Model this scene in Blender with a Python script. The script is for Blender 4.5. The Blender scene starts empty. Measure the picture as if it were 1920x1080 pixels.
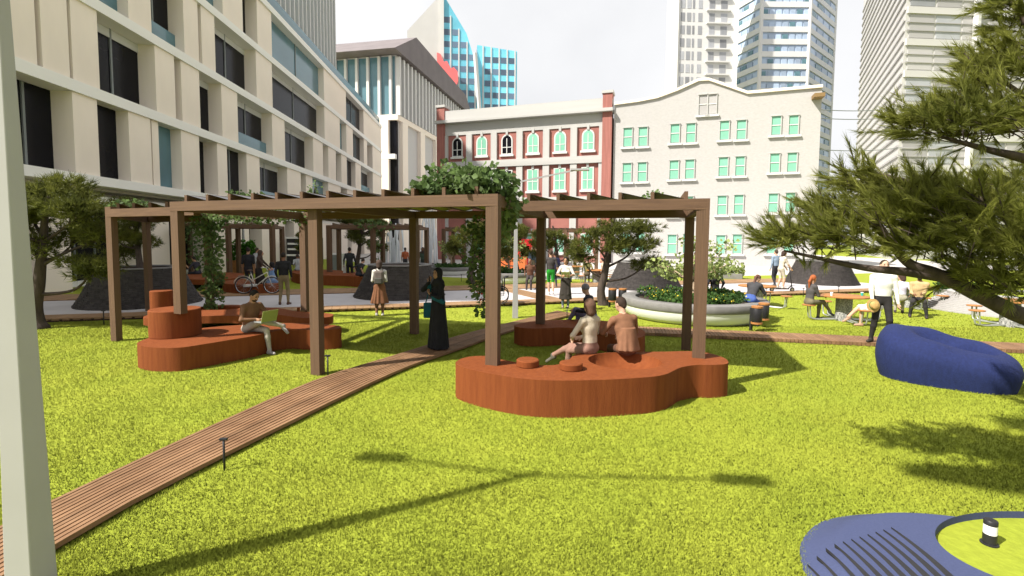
import bpy, bmesh, math, random
import numpy as np
from mathutils import Vector, Matrix
random.seed(7); RNG = np.random.default_rng(7)
S = bpy.context.scene; COL = S.collection
R = math.radians
# ---------------------------------------------------------------- camera
F, CY, HOR, CH = 900.0, 503.0, 447.0, 2.35      # focal length, principal row, horizon row (pixels of a 1920 wide frame), eye height
PIT, ROL = math.atan((CY-HOR)/F), R(0.4)
_f = Vector((0, math.cos(PIT), -math.sin(PIT))); _U = Vector((0, math.sin(PIT), math.cos(PIT))); _X = Vector((1,0,0))
_r = _X*math.cos(ROL)+_U*math.sin(ROL); _u = _U*math.cos(ROL)-_X*math.sin(ROL)
CAMP = Vector((0,0,CH))
cd = bpy.data.cameras.new('camera'); cam = bpy.data.objects.new('camera', cd); COL.objects.link(cam)
m = Matrix((_r,_u,-_f)).transposed().to_4x4(); m.translation = CAMP; cam.matrix_world = m
cd.sensor_width = 36; cd.lens = F/1920*36; cd.shift_y = -(540-CY)/1920; cd.clip_start = .05; cd.clip_end = 2000
S.camera = cam
def ray(px,py): return _f+_r*((px-960)/F)+_u*((CY-py)/F)
def G(px,py,z=0.0):
    d = ray(px,py); return CAMP+d*((z-CH)/d.z)
def At(px,py,Y):
    d = ray(px,py); return CAMP+d*(Y/d.y)
# ---------------------------------------------------------------- light
AZ = Vector((.885,.465,0)).normalized(); EL = R(47.5)
w = bpy.data.worlds.new('World'); S.world = w; w.use_nodes = True
nt = w.node_tree; nt.nodes.clear()
wo = nt.nodes.new('ShaderNodeOutputWorld'); bg = nt.nodes.new('ShaderNodeBackground'); sk = nt.nodes.new('ShaderNodeTexSky')
sk.sky_type = 'NISHITA'; sk.sun_disc = False; sk.sun_elevation = EL
sk.sun_rotation = math.atan2(-AZ.x,-AZ.y); sk.air_density = 1.0; sk.dust_density = 6.0; sk.ozone_density = .6; sk.altitude = 0
hs = nt.nodes.new('ShaderNodeHueSaturation'); hs.inputs['Saturation'].default_value = .22
nt.links.new(sk.outputs[0], hs.inputs['Color'])
tc=nt.nodes.new('ShaderNodeTexCoord'); cn=nt.nodes.new('ShaderNodeTexNoise'); cn.inputs['Scale'].default_value=2.2; cn.inputs['Detail'].default_value=7; nt.links.new(tc.outputs['Generated'],cn.inputs['Vector'])
cr=nt.nodes.new('ShaderNodeMapRange'); cr.inputs[1].default_value=.3; cr.inputs[2].default_value=.62; cr.inputs[3].default_value=.62; cr.inputs[4].default_value=.97; nt.links.new(cn.outputs[0],cr.inputs[0])
cm=nt.nodes.new('ShaderNodeMix'); cm.data_type='RGBA'; cm.inputs[7].default_value=(5.1,5.12,5.2,1); nt.links.new(cr.outputs[0],cm.inputs[0]); nt.links.new(hs.outputs[0],cm.inputs[6])   # thin bright cloud over the sky
nt.links.new(cm.outputs[2], bg.inputs[0])
bg.inputs[1].default_value = .1
nt.links.new(bg.outputs[0], wo.inputs[0])
sl = bpy.data.lights.new('sun','SUN'); sl.energy = 5.0; sl.angle = R(1.1); sl.color = (1,.94,.84)
so = bpy.data.objects.new('sun', sl); COL.objects.link(so); so.location = (-20,-10,30)
sd = Vector((AZ.x*math.cos(EL), AZ.y*math.cos(EL), -math.sin(EL)))
so.rotation_euler = sd.to_track_quat('-Z','Y').to_euler()
vs = S.view_settings; vs.view_transform = 'Standard'; vs.look = 'None'; vs.gamma = 1; vs.exposure = 1.0; vs.use_curve_mapping = False
S.cycles.use_denoising = True; S.cycles.use_adaptive_sampling = True; S.cycles.adaptive_threshold = .02
S.cycles.max_bounces = 6; S.cycles.diffuse_bounces = 3; S.cycles.glossy_bounces = 3; S.cycles.transmission_bounces = 4; S.cycles.transparent_max_bounces = 6
# ---------------------------------------------------------------- helpers
def tag(o, label=None, cat=None, group=None, kind=None):
    if label: o['label'] = label
    if cat: o['category'] = cat
    if group: o['group'] = group
    if kind: o['kind'] = kind
    return o
def thing(name, label, cat, loc=(0,0,0), rz=0, group=None):
    o = bpy.data.objects.new(name, None); COL.objects.link(o); o.location = loc; o.rotation_euler = (0,0,rz); o.empty_display_size = .2
    return tag(o, label, cat, group)
def rootloc(p):
    while p is not None and p.parent is not None: p = p.parent
    return np.array(p.location) if p is not None else np.zeros(3)
def link(name, me, parent=None):
    o = bpy.data.objects.new(name, me); COL.objects.link(o); o.parent = parent; return o
def mesh_np(name, V, FL, mats, parent=None, smooth=False, fm=None, local=False):
    """V (n,3); FL list of index arrays, each (k, 3 or 4); world coordinates unless local"""
    V = np.asarray(V, dtype=np.float32)
    if parent is not None and not local: V = V-rootloc(parent).astype(np.float32)
    me = bpy.data.meshes.new(name)
    FL = [np.asarray(f, dtype=np.int32) for f in FL if len(f)]
    loops = np.concatenate([f.ravel() for f in FL]); tot = np.concatenate([np.full(len(f), f.shape[1], np.int32) for f in FL])
    st = np.concatenate([[0], np.cumsum(tot)[:-1]]).astype(np.int32)
    me.vertices.add(len(V)); me.vertices.foreach_set('co', V.ravel())
    me.loops.add(len(loops)); me.loops.foreach_set('vertex_index', loops)
    me.polygons.add(len(tot)); me.polygons.foreach_set('loop_start', st); me.polygons.foreach_set('loop_total', tot)
    for mm in (mats if isinstance(mats,(list,tuple)) else [mats]): me.materials.append(mm)
    if fm is not None: me.polygons.foreach_set('material_index', np.asarray(fm, dtype=np.int32))
    if smooth: me.polygons.foreach_set('use_smooth', np.ones(len(tot), bool))
    me.update(calc_edges=True); me.validate()
    return link(name, me, parent)
class MB:
    def __init__(s): s.v=[]; s.f=[]; s.m=[]
    def add(s, V, Fs, mi=0):
        b=len(s.v); s.v += [tuple(q) for q in V]; s.f += [tuple(i+b for i in f) for f in Fs]; s.m += [mi]*len(Fs); return s
    def obox(s, c, a, b, d, mi=0):
        c,a,b,d = map(Vector,(c,a,b,d))
        V=[c+a*i+b*j+d*k for k in(-1,1) for j in(-1,1) for i in(-1,1)]
        return s.add(V,[(0,2,3,1),(4,5,7,6),(0,1,5,4),(2,6,7,3),(0,4,6,2),(1,3,7,5)],mi)
    def box(s, x0,x1,y0,y1,z0,z1,mi=0): return s.obox(((x0+x1)/2,(y0+y1)/2,(z0+z1)/2),((x1-x0)/2,0,0),(0,(y1-y0)/2,0),(0,0,(z1-z0)/2),mi)
    def bar(s, p, q, w, h, mi=0, up=(0,0,1)):
        p,q=Vector(p),Vector(q); d=(q-p); L=d.length; d/=L; side=d.cross(Vector(up))
        if side.length<1e-4: side=Vector((1,0,0))
        side.normalize(); u=side.cross(d)
        return s.obox((p+q)/2, d*L/2, side*w/2, u*h/2, mi)
    def lathe(s, prof, n=24, c=(0,0,0), mi=0, cap0=True, cap1=True):
        V=[];Fs=[]; c=Vector(c)
        for r,z in prof:
            for i in range(n):
                a=2*math.pi*i/n; V.append(c+Vector((r*math.cos(a),r*math.sin(a),z)))
        for k in range(len(prof)-1):
            for i in range(n):
                j=(i+1)%n; Fs.append((k*n+i,k*n+j,(k+1)*n+j,(k+1)*n+i))
        if cap0: Fs.append(tuple(range(n-1,-1,-1)))
        if cap1: Fs.append(tuple((len(prof)-1)*n+i for i in range(n)))
        return s.add(V,Fs,mi)
    def tube(s, pts, rad, n=8, mi=0, cap=True):
        pts=[Vector(p) for p in pts]; V=[];Fs=[]
        rad = rad if isinstance(rad,(list,tuple)) else [rad]*len(pts)
        ref=Vector((.31,.52,.79))
        for k,p in enumerate(pts):
            d=(pts[min(k+1,len(pts)-1)]-pts[max(k-1,0)])
            d = d.normalized() if d.length>1e-9 else Vector((0,0,1))
            a=d.cross(ref)
            if a.length<.05: a=d.cross(Vector((1,0,0)))
            a.normalize(); b=d.cross(a)
            for i in range(n):
                t=2*math.pi*i/n; V.append(p+(a*math.cos(t)+b*math.sin(t))*rad[k])
        for k in range(len(pts)-1):
            for i in range(n):
                j=(i+1)%n; Fs.append((k*n+i,k*n+j,(k+1)*n+j,(k+1)*n+i))
        if cap: Fs.append(tuple(range(n-1,-1,-1))); Fs.append(tuple((len(pts)-1)*n+i for i in range(n)))
        return s.add(V,Fs,mi)
    def prism(s, poly, z0, z1, mi=0):
        n=len(poly); V=[(p[0],p[1],z0) for p in poly]+[(p[0],p[1],z1) for p in poly]
        Fs=[tuple(range(n-1,-1,-1)),tuple(range(n,2*n))]+[(i,(i+1)%n,(i+1)%n+n,i+n) for i in range(n)]
        return s.add(V,Fs,mi)
    def build(s, name, mats, parent=None, smooth=False, local=False, bevel=0, fix=False, auto=None):
        me=bpy.data.meshes.new(name); off=Vector(rootloc(parent)) if (parent is not None and not local) else Vector((0,0,0))
        me.from_pydata([Vector(v)-off for v in s.v],[],s.f)
        for mm in (mats if isinstance(mats,(list,tuple)) else [mats]): me.materials.append(mm)
        me.polygons.foreach_set('material_index', s.m)
        if smooth: me.polygons.foreach_set('use_smooth',[True]*len(s.f))
        if auto: me.set_sharp_from_angle(angle=R(auto))
        me.update()
        if fix:
            b=bmesh.new(); b.from_mesh(me); bmesh.ops.recalc_face_normals(b,faces=b.faces); b.to_mesh(me); b.free()
        o=link(name,me,parent)
        if bevel:
            md=o.modifiers.new('bevel','BEVEL'); md.width=bevel; md.segments=2; md.limit_method='ANGLE'
        return o
def dup(root, loc=None, rz=None, label=None, sc=None, group=None):
    r=root.copy(); COL.objects.link(r)
    if loc is not None: r.location=loc
    if rz is not None: r.rotation_euler=(0,0,rz)
    if sc is not None: r.scale=(sc,sc,sc)
    if label: r['label']=label
    if group: r['group']=group
    for ch in list(root.children):
        c=ch.copy(); COL.objects.link(c); c.parent=r
        for g in ch.children:
            d=g.copy(); COL.objects.link(d); d.parent=c
    return r
_cube={}
def inst(name, mt, parent, c, a, b, d):
    """a box piece that shares one unit cube per material; a, b, d are half-edge vectors"""
    if mt.name not in _cube:
        q=MB().box(-1,1,-1,1,-1,1); me=bpy.data.meshes.new('piece_'+mt.name); me.from_pydata(q.v,[],q.f); me.materials.append(mt); _cube[mt.name]=me
    o=link(name,_cube[mt.name],parent)
    off=Vector(rootloc(parent)) if parent is not None else Vector((0,0,0))
    M=Matrix((Vector(a),Vector(b),Vector(d))).transposed().to_4x4(); M.translation=Vector(c)-off
    o.matrix_local=M; return o
def spline(pts, per=8, closed=True):
    n=len(pts); out=[]
    P=[Vector(p) for p in pts]
    for i in range(n if closed else n-1):
        g=lambda k:P[k%n] if closed else P[max(0,min(n-1,k))]
        a,b,c,d=g(i-1),g(i),g(i+1),g(i+2)
        for k in range(per):
            t=k/per
            out.append(.5*((2*b)+(c-a)*t+(2*a-5*b+4*c-d)*t*t+(3*b-a-3*c+d)*t**3))
    if not closed: out.append(P[-1])
    return out
# ---------------------------------------------------------------- materials
def mat(name, col, rough=.7, var=.15, scale=6, bump=0, bscale=40, metal=0, col2=None, stretch=None, spec=.3, island=0, alpha=None, sss=0, detail=4, trans=0):
    mt=bpy.data.materials.new(name); mt.use_nodes=True; n=mt.node_tree; N=n.nodes; L=n.links
    bs=N['Principled BSDF']; bs.inputs['Roughness'].default_value=rough; bs.inputs['Metallic'].default_value=metal
    bs.inputs['Specular IOR Level'].default_value=spec
    tc=N.new('ShaderNodeTexCoord'); mp=N.new('ShaderNodeMapping'); L.new(tc.outputs['Object'],mp.inputs[0])
    if stretch: mp.inputs['Scale'].default_value=stretch
    nz=N.new('ShaderNodeTexNoise'); nz.inputs['Scale'].default_value=scale; nz.inputs['Detail'].default_value=detail; L.new(mp.outputs[0],nz.inputs['Vector'])
    mx=N.new('ShaderNodeMix'); mx.data_type='RGBA'
    c2=col2 or tuple(c*(1-var) for c in col); c1=col if col2 else tuple(min(1,c*(1+var*.6)) for c in col)
    mx.inputs[6].default_value=(*c2,1); mx.inputs[7].default_value=(*c1,1)
    mr=N.new('ShaderNodeMapRange'); mr.inputs[1].default_value=.3; mr.inputs[2].default_value=.7; L.new(nz.outputs[0],mr.inputs[0]); L.new(mr.outputs[0],mx.inputs[0])
    out=mx.outputs[2]
    if island:
        ge=N.new('ShaderNodeNewGeometry'); oi=N.new('ShaderNodeObjectInfo'); ad=N.new('ShaderNodeMath'); L.new(ge.outputs['Random Per Island'],ad.inputs[0]); L.new(oi.outputs['Random'],ad.inputs[1])
        fr=N.new('ShaderNodeMath'); fr.operation='FRACT'; L.new(ad.outputs[0],fr.inputs[0])
        m2=N.new('ShaderNodeMapRange'); m2.inputs[3].default_value=1-island; m2.inputs[4].default_value=1+island; L.new(fr.outputs[0],m2.inputs[0])
        vm=N.new('ShaderNodeVectorMath'); vm.operation='SCALE'; L.new(out,vm.inputs[0]); L.new(m2.outputs[0],vm.inputs['Scale']); out=vm.outputs[0]
    L.new(out,bs.inputs['Base Color'])
    if bump:
        nb=N.new('ShaderNodeTexNoise'); nb.inputs['Scale'].default_value=bscale; nb.inputs['Detail'].default_value=5; L.new(mp.outputs[0],nb.inputs['Vector'])
        bp=N.new('ShaderNodeBump'); bp.inputs['Strength'].default_value=bump; bp.inputs['Distance'].default_value=.02; L.new(nb.outputs[0],bp.inputs['Height']); L.new(bp.outputs[0],bs.inputs['Normal'])
    if trans: bs.inputs['Transmission Weight'].default_value=trans
    if alpha is not None: bs.inputs['Alpha'].default_value=alpha
    return mt
M={}
M['rust']=mat('corten',(.19,.053,.015),.8,col2=(.145,.038,.011),scale=3.6,bump=.3,bscale=34,stretch=(5,5,.4),spec=.15,detail=7)
M['timber']=mat('timber_post',(.13,.074,.042),.7,col2=(.072,.041,.024),scale=5,bump=.3,bscale=30,stretch=(3,3,.35),detail=6)
M['beam']=mat('timber_beam',(.13,.074,.042),.7,col2=(.085,.047,.028),scale=3,bump=.25,bscale=24,detail=6)
M['sail']=mat('shade_cloth',(.22,.24,.03),.8,.1)
M['fin']=mat('shade_fin',(.10,.10,.11),.7,.1)
M['slat']=mat('deck_slat',(.235,.135,.072),.7,col2=(.15,.08,.04),scale=4,stretch=(.6,.6,3),bump=.15,island=.16,detail=6)
M['deck']=mat('deck_board',(.27,.165,.085),.7,col2=(.20,.115,.06),scale=2,island=.12,detail=6)
M['under']=mat('deck_frame',(.05,.03,.02),.85)
M['paving']=mat('pale_paving',(.42,.40,.41),.8,.08,scale=1.2,bump=.05)
M['road']=mat('far_paving',(.46,.44,.42),.8,.1,scale=.4)
M['pole']=mat('painted_steel',(.32,.315,.315),.55,.05,scale=2)
M['black']=mat('black_metal',(.018,.018,.02),.45,.1)
M['white']=mat('white_paint',(.72,.72,.70),.5,.05)
M['steel']=mat('stainless_steel',(.55,.56,.58),.25,.05,metal=1)
M['chrome_leg']=mat('galvanised_leg',(.42,.44,.42),.4,.1,metal=.6)
M['top']=mat('table_timber',(.36,.16,.05),.55,col2=(.26,.11,.035),scale=6,stretch=(1,8,1))
M['terrazzo']=mat('terrazzo',(.40,.40,.39),.6,col2=(.07,.07,.075),scale=28,bump=.2,detail=2)
M['concrete']=mat('concrete',(.165,.16,.155),.85,.16,scale=4,bump=.12)
M['bowl']=mat('white_bowl',(.60,.61,.58),.4,.04,scale=2)
M['stone']=mat('dark_stone',(.062,.055,.052),.85,col2=(.036,.032,.031),scale=9,bump=.3,bscale=30,island=.18)
M['soil']=mat('soil',(.04,.028,.02),.95,.2)
M['bluerub']=mat('blue_rubber',(.045,.057,.125),.8,.1,scale=60,bump=.12,bscale=160)
M['whiterub']=mat('pale_terrace',(.33,.32,.315),.75,.08,scale=10)
M['beanbag']=mat('blue_knit',(.0095,.017,.075),.9,.2,scale=30,bump=.35,bscale=90,stretch=(1,1,.35))
M['glass']=mat('dark_glass',(.008,.008,.011),.2,.3,scale=.6,spec=.12)
M['bluegl']=mat('tinted_glass',(.10,.20,.24),.15,.3,scale=.4,spec=.5)
M['bark']=mat('bark',(.075,.055,.045),.9,col2=(.035,.026,.022),scale=12,stretch=(1,1,.3),bump=.6,bscale=30)
M['palebark']=mat('pale_bark',(.36,.27,.19),.85,.2,scale=20)
M['jet']=mat('fountain_water',(.80,.84,.88),.25,.05,alpha=.75)
def leafmat(name,c1,c2,island=.35,tr=.35):
    mt=mat(name,c1,.6,col2=c2,scale=1.6,island=island,spec=.15)
    n=mt.node_tree; bs=n.nodes['Principled BSDF']; out=n.nodes['Material Output']
    t=n.nodes.new('ShaderNodeBsdfTranslucent'); ms=n.nodes.new('ShaderNodeMixShader'); ms.inputs[0].default_value=tr
    src=bs.inputs['Base Color'].links[0].from_socket
    n.links.new(src,t.inputs[0]); n.links.new(bs.outputs[0],ms.inputs[1]); n.links.new(t.outputs[0],ms.inputs[2]); n.links.new(ms.outputs[0],out.inputs[0])
    return mt
M['needle']=leafmat('pine_needles',(.15,.16,.034),(.055,.068,.017))
M['needle2']=leafmat('cypress_needles',(.26,.27,.06),(.12,.135,.03),.35,.5)
M['ivy']=leafmat('ivy_leaves',(.14,.20,.07),(.065,.11,.036),.45,.45)
M['leaf']=leafmat('pale_leaves',(.34,.40,.14),(.17,.22,.07),.4,.45)
M['cover']=leafmat('ground_cover',(.075,.15,.035),(.03,.07,.018),.4)
M['fresh']=leafmat('fresh_shrub',(.09,.24,.03),(.04,.12,.015),.4)
M['yellow']=mat('yellow_bloom',(.55,.42,.03),.7)
M['redfl']=mat('red_bloom',(.55,.05,.02),.7)
# lawn: base sheet and blades share one colour field
def lawnmat(name, blades):
    mt=bpy.data.materials.new(name); mt.use_nodes=True; n=mt.node_tree; N=n.nodes; L=n.links; bs=N['Principled BSDF']
    bs.inputs['Roughness'].default_value=.85; bs.inputs['Specular IOR Level'].default_value=.1
    tc=N.new('ShaderNodeTexCoord')
    def noise(sc,d=3):
        a=N.new('ShaderNodeTexNoise'); a.inputs['Scale'].default_value=sc; a.inputs['Detail'].default_value=d; L.new(tc.outputs['Object'],a.inputs['Vector']); return a
    a=noise(.9,5); b=noise(14,6)
    mx=N.new('ShaderNodeMix'); mx.data_type='RGBA'; mx.inputs[6].default_value=(.180,.232,.022,1); mx.inputs[7].default_value=(.275,.298,.034,1); L.new(a.outputs[0],mx.inputs[0])
    mr=N.new('ShaderNodeMapRange'); mr.inputs[1].default_value=.25; mr.inputs[2].default_value=.75; mr.inputs[3].default_value=.9; mr.inputs[4].default_value=1.08; L.new(b.outputs[0],mr.inputs[0])
    vm=N.new('ShaderNodeVectorMath'); vm.operation='SCALE'; L.new(mx.outputs[2],vm.inputs[0]); L.new(mr.outputs[0],vm.inputs['Scale'])
    out=vm.outputs[0]
    if blades:
        ge=N.new('ShaderNodeNewGeometry'); m2=N.new('ShaderNodeMapRange'); m2.inputs[3].default_value=.9; m2.inputs[4].default_value=1.15; L.new(ge.outputs['Random Per Island'],m2.inputs[0])
        v2=N.new('ShaderNodeVectorMath'); v2.operation='SCALE'; L.new(out,v2.inputs[0]); L.new(m2.outputs[0],v2.inputs['Scale']); out=v2.outputs[0]
        v3=N.new('ShaderNodeVectorMath'); v3.operation='MULTIPLY_ADD'; L.new(ge.outputs['True Normal'],v3.inputs[0]); v3.inputs[1].default_value=(.2,.2,.1); v3.inputs[2].default_value=(0,0,.9)
        v4=N.new('ShaderNodeVectorMath'); v4.operation='NORMALIZE'; L.new(v3.outputs[0],v4.inputs[0]); L.new(v4.outputs[0],bs.inputs['Normal'])
    else:
        bp=N.new('ShaderNodeBump'); bp.inputs['Strength'].default_value=.5; bp.inputs['Distance'].default_value=.03; L.new(b.outputs[0],bp.inputs['Height']); L.new(bp.outputs[0],bs.inputs['Normal'])
    L.new(out,bs.inputs['Base Color'])
    if blades:
        t=N.new('ShaderNodeBsdfTranslucent'); ms=N.new('ShaderNodeMixShader'); ms.inputs[0].default_value=.12; L.new(out,t.inputs[0]); L.new(bs.outputs[0],ms.inputs[1]); L.new(t.outputs[0],ms.inputs[2]); L.new(ms.outputs[0],N['Material Output'].inputs[0])
    return mt
M['lawn']=lawnmat('lawn_turf',False); M['blade']=lawnmat('grass_blade',True)
# ================================================================ ground, plaza, boardwalks
BW=34.0     # beyond the park the ground is pale paving
g=MB(); g.add([(-90,-30,0),(160,-30,0),(160,400,0),(-160,400,0)],[(0,1,2,3)])
tag(g.build('ground',M['lawn']),kind='structure')
def fitline(pts,z):
    P=[G(*p,z) for p in pts]; b,a=np.polyfit([p.x for p in P],[p.y for p in P],1); return a,b
E1=fitline([(60,600),(607,586),(841,577),(1048,571),(1429,558.5),(1618,551)],0)
E2=fitline([(607,574.5),(841,566),(1429,547)],.1)
E3=fitline([(367,557),(478,554.8),(564,552),(841,542.6),(1429,529)],.1)
E4=fitline([(367,549),(564,543),(841,533.5),(1429,523)],.1)
bb=(E1[1]+E2[1]+E3[1]+E4[1])/4
PU=Vector((1,bb,0)).normalized(); PV=Vector((-PU.y,PU.x,0))
def off(E):   # distance of a plaza line from the origin along PV
    return PV.y*(E[0]+E[1]*2)+PV.x*2 - 0
D1,D2,D3,D4=[off(E) for E in (E1,E2,E3,E4)]
def PP(u,v,z=0): return PU*u+PV*v+Vector((0,0,z))
U0,U1=-22.0,26.0
b=MB(); b.prism([PP(U0,D2),PP(U1,D2),PP(U1,D3),PP(U0,D3)],-.05,.07)
plaza=tag(b.build('plaza',M['paving']),kind='structure')
# distant paving and street behind the lawn on the right and in front of the buildings
fp=MB(); fp.add([PP(8,D4+3.2,.004),PP(60,D4+3.2,.004),PP(90,120,.004),(-60,120,.004),(-14,44,.004),PP(2,D4+9,.004)],[(0,1,2,3,4,5)])
tag(fp.build('street',M['road']),kind='structure')
def deck(name,va,vb,pitch,face):
    root=MB(); root.prism([PP(U0,va+.05),PP(U1,va+.05),PP(U1,vb-.05),PP(U0,vb-.05)],.0,.045)
    o=tag(root.build(name,M['under']),kind='structure')
    q=MB(); j=MB(); u=U0; rr=random.Random(3)
    while u<U1:
        z=.105+rr.uniform(-.002,.002)
        q.obox(PP(u+pitch/2,(va+vb)/2,z-.013),PU*(pitch/2-.004),PV*((vb-va)/2),(0,0,.013))
        j.obox(PP(u+pitch*.36,(va+vb)/2,.0695),PU*(pitch*.34),PV*((vb-va)/2-.01),(0,0,.0225)); u+=pitch
    tag(q.build('planks',M['deck'],o),kind='stuff'); tag(j.build('joists',M['deck'],o),kind='stuff'); return o
deck('near_boardwalk',D1,D2-.002,.236,1); deck('far_boardwalk',D3+.002,D4,.236,1)
# diagonal deck band laid over the plaza
dg=MB(); a0=G(945,541,.07); a1=G(1052,566,.07); dv=(a1-a0).normalized(); dn=Vector((-dv.y,dv.x,0)); L=(a1-a0).length
n=int(L/.2)
for i in range(n):
    dg.obox(a0+dv*(i+.5)*L/n+Vector((0,0,.012)),dv*(L/n/2-.006),dn*.42,(0,0,.012))
o=dg.build('diagonal_boardwalk',M['deck']); tag(o,kind='structure')
# main boardwalk: long slats
ZB=.07
up=[(-70,1020),(90,940),(400,795),(600,708),(740,665),(840,634),(912,614.5),(960,603),(1045,582)]
lo=[(-30,1100),(95,1026),(300,911),(600,763),(740,697),(805,672),(870,650),(934,627),(1000,607),(1080,588)]
def resamp(pts,n):
    P=[G(*p,ZB) for p in pts]; Q=spline(P,10,False)
    L=[0]
    for a,b2 in zip(Q,Q[1:]): L.append(L[-1]+(b2-a).length)
    out=[]
    for k in range(n):
        t=L[-1]*k/(n-1); out.append(Vector([np.interp(t,L,[q[i] for q in Q]) for i in range(3)]))
    return out
NU=26; A=resamp(up,NU); B=resamp(lo,NU)
bw=MB()
for k in range(NU-1):
    pts=[A[k].lerp(B[k],.03),A[k+1].lerp(B[k+1],.03),A[k+1].lerp(B[k+1],.97),A[k].lerp(B[k],.97)]
    bw.add([Vector((p.x,p.y,.024)) for p in pts],[(0,3,2,1)])
path=tag(bw.build('boardwalk',M['under']),kind='structure')
NS=13
for s in range(NS):
    t0=(s+.15)/NS; t1=(s+.85)/NS; q=MB(); V=[];Fs=[]; dz=random.uniform(-.002,.002)
    for k in range(NU):
        for t,z in ((t0,.026),(t0,ZB+dz),(t1,ZB+dz),(t1,.026)):
            p=A[k].lerp(B[k],t); V.append((p.x,p.y,z))
    for k in range(NU-1):
        for i in range(3): a=k*4+i; Fs.append((a,a+1,a+5,a+4))
    Fs+= [(0,3,2,1),((NU-1)*4,(NU-1)*4+1,(NU-1)*4+2,(NU-1)*4+3)]
    q.add(V,Fs); q.build('plank',M['slat'],path,fix=True)
# cross boardwalk running behind the rust benches to the right
ca=G(1000,603,.09); cb=G(1990,646,.09); cv=(cb-ca).normalized(); cn=Vector((-cv.y,cv.x,0)); CL=(cb-ca).length; CWD=.82
fr=MB(); fr.obox((ca+cb)/2+Vector((0,0,-.06))-cn*(CWD/2),cv*CL/2,cn*(CWD/2-.05),(0,0,.018))
cx=tag(fr.build('cross_boardwalk',M['under']),kind='structure')
q=MB(); u=0
while u<CL:
    q.obox(ca+cv*(u+.0375)-cn*CWD/2+Vector((0,0,-.04)),cv*.037,cn*CWD/2,(0,0,.038)); u+=.085
tag(q.build('planks',M['slat'],cx),kind='stuff')
# ---------------------------------------------------------------- grass blades
def blades(n,xmin,xmax,ymin,ymax,h,wd,pw):
    t=RNG.random(n)**pw; Y=ymin+(ymax-ymin)*t; X=(RNG.random(n)*2-1)*(Y*1.2+1.6)
    k=(X>xmin)&(X<xmax); X=X[k];Y=Y[k]; n=len(X)
    inp=(X*PV.x+Y*PV.y)   # keep off the plaza
    k=(inp<D1-.03)|(inp>D4+.05); X=X[k];Y=Y[k]; n=len(X)
    cl=.85+.15*np.sin(X*3.1+np.sin(Y*2.3)*2)*np.sin(Y*2.7+X)
    hh=h*(.55+.75*RNG.random(n))*cl; an=RNG.random(n)*2*math.pi; le=RNG.normal(0,.45,(n,2))
    sc=1+np.clip((Y-7)/9,0,2.2)
    dx=np.cos(an)*wd*sc; dy=np.sin(an)*wd*sc
    V=np.zeros((n,3,3),np.float32)
    V[:,0]=np.stack([X-dx,Y-dy,np.zeros(n)],1); V[:,1]=np.stack([X+dx,Y+dy,np.zeros(n)],1)
    V[:,2]=np.stack([X+le[:,0]*hh,Y+le[:,1]*hh,hh],1)
    return V.reshape(-1,3)
V=np.concatenate([blades(540000,-14,16,2.9,13,.032,.0042,1.5),blades(110000,-16,18,11,26,.04,.005,1.2)])
tag(mesh_np('grass',V,[np.arange(len(V)).reshape(-1,3)],M['blade']),'short bright green grass blades covering the lawn','grass',kind='stuff')
# ================================================================ rust benches
def slab(name,label,outline,z0,z1,hole=None,parts=(),legs=(),depth=.26,mt='rust'):
    P=spline(outline,6); c=sum(P,Vector())/len(P); root=thing(name,label,'bench',(c.x,c.y,0),0,'rust coloured lounge benches under the pergolas')
    bm=bmesh.new(); top=[bm.verts.new((p.x-c.x,p.y-c.y,z1)) for p in P]; n=len(top)
    et=[bm.edges.new((top[i],top[(i+1)%n])) for i in range(n)]
    bot=[bm.verts.new((p.x-c.x,p.y-c.y,z0)) for p in P]
    for i in range(n): bm.faces.new((bot[i],bot[(i+1)%n],top[(i+1)%n],top[i]))
    if hole:
        hc,hr,hr2=hole; k=40
        hv=[bm.verts.new((hc.x-c.x+hr*math.cos(2*math.pi*i/k),hc.y-c.y+hr2*math.sin(2*math.pi*i/k),z1)) for i in range(k)]
        et+=[bm.edges.new((hv[i],hv[(i+1)%k])) for i in range(k)]
        bmesh.ops.triangle_fill(bm,edges=et,use_beauty=True)
        prev=hv
        for j in range(1,7):
            f=math.cos(j/6*math.pi/2*.9); zz=z1-depth*math.sin(j/6*math.pi/2)
            cur=[bm.verts.new((hc.x-c.x+hr*f*math.cos(2*math.pi*i/k),hc.y-c.y+hr2*f*math.sin(2*math.pi*i/k),zz)) for i in range(k)]
            for i in range(k): bm.faces.new((prev[i],prev[(i+1)%k],cur[(i+1)%k],cur[i])).smooth=True
            prev=cur
        bm.faces.new(prev)
    else: bmesh.ops.triangle_fill(bm,edges=et,use_beauty=True)
    bmesh.ops.triangle_fill(bm,edges=[bm.edges.get((bot[i],bot[(i+1)%n])) for i in range(n)],use_beauty=True)
    bmesh.ops.recalc_face_normals(bm,faces=bm.faces)
    for f in bm.faces:
        if abs(f.normal.z)<.5: f.smooth=True
    me=bpy.data.meshes.new('seat_slab'); bm.to_mesh(me); bm.free(); me.materials.append(M[mt]); me.set_sharp_from_angle(angle=R(40)); link('seat_slab',me,root)
    for nm,pc,r,h in parts:
        q=MB().lathe([(r-.012,0),(r,.012),(r,h-.012),(r-.012,h)],40,(pc.x,pc.y,z1-.001)); q.build(nm,M[mt],root,True,auto=40)
    for lp in legs:
        MB().lathe([(.045,0),(.045,z0+.01)],12,(lp.x,lp.y,0)).build('leg',M[mt],root)
    return root
def zo(pts,x0,y0,s,z): return [G(x0+u/s,y0+v/s,z) for u,v in pts]
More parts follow.
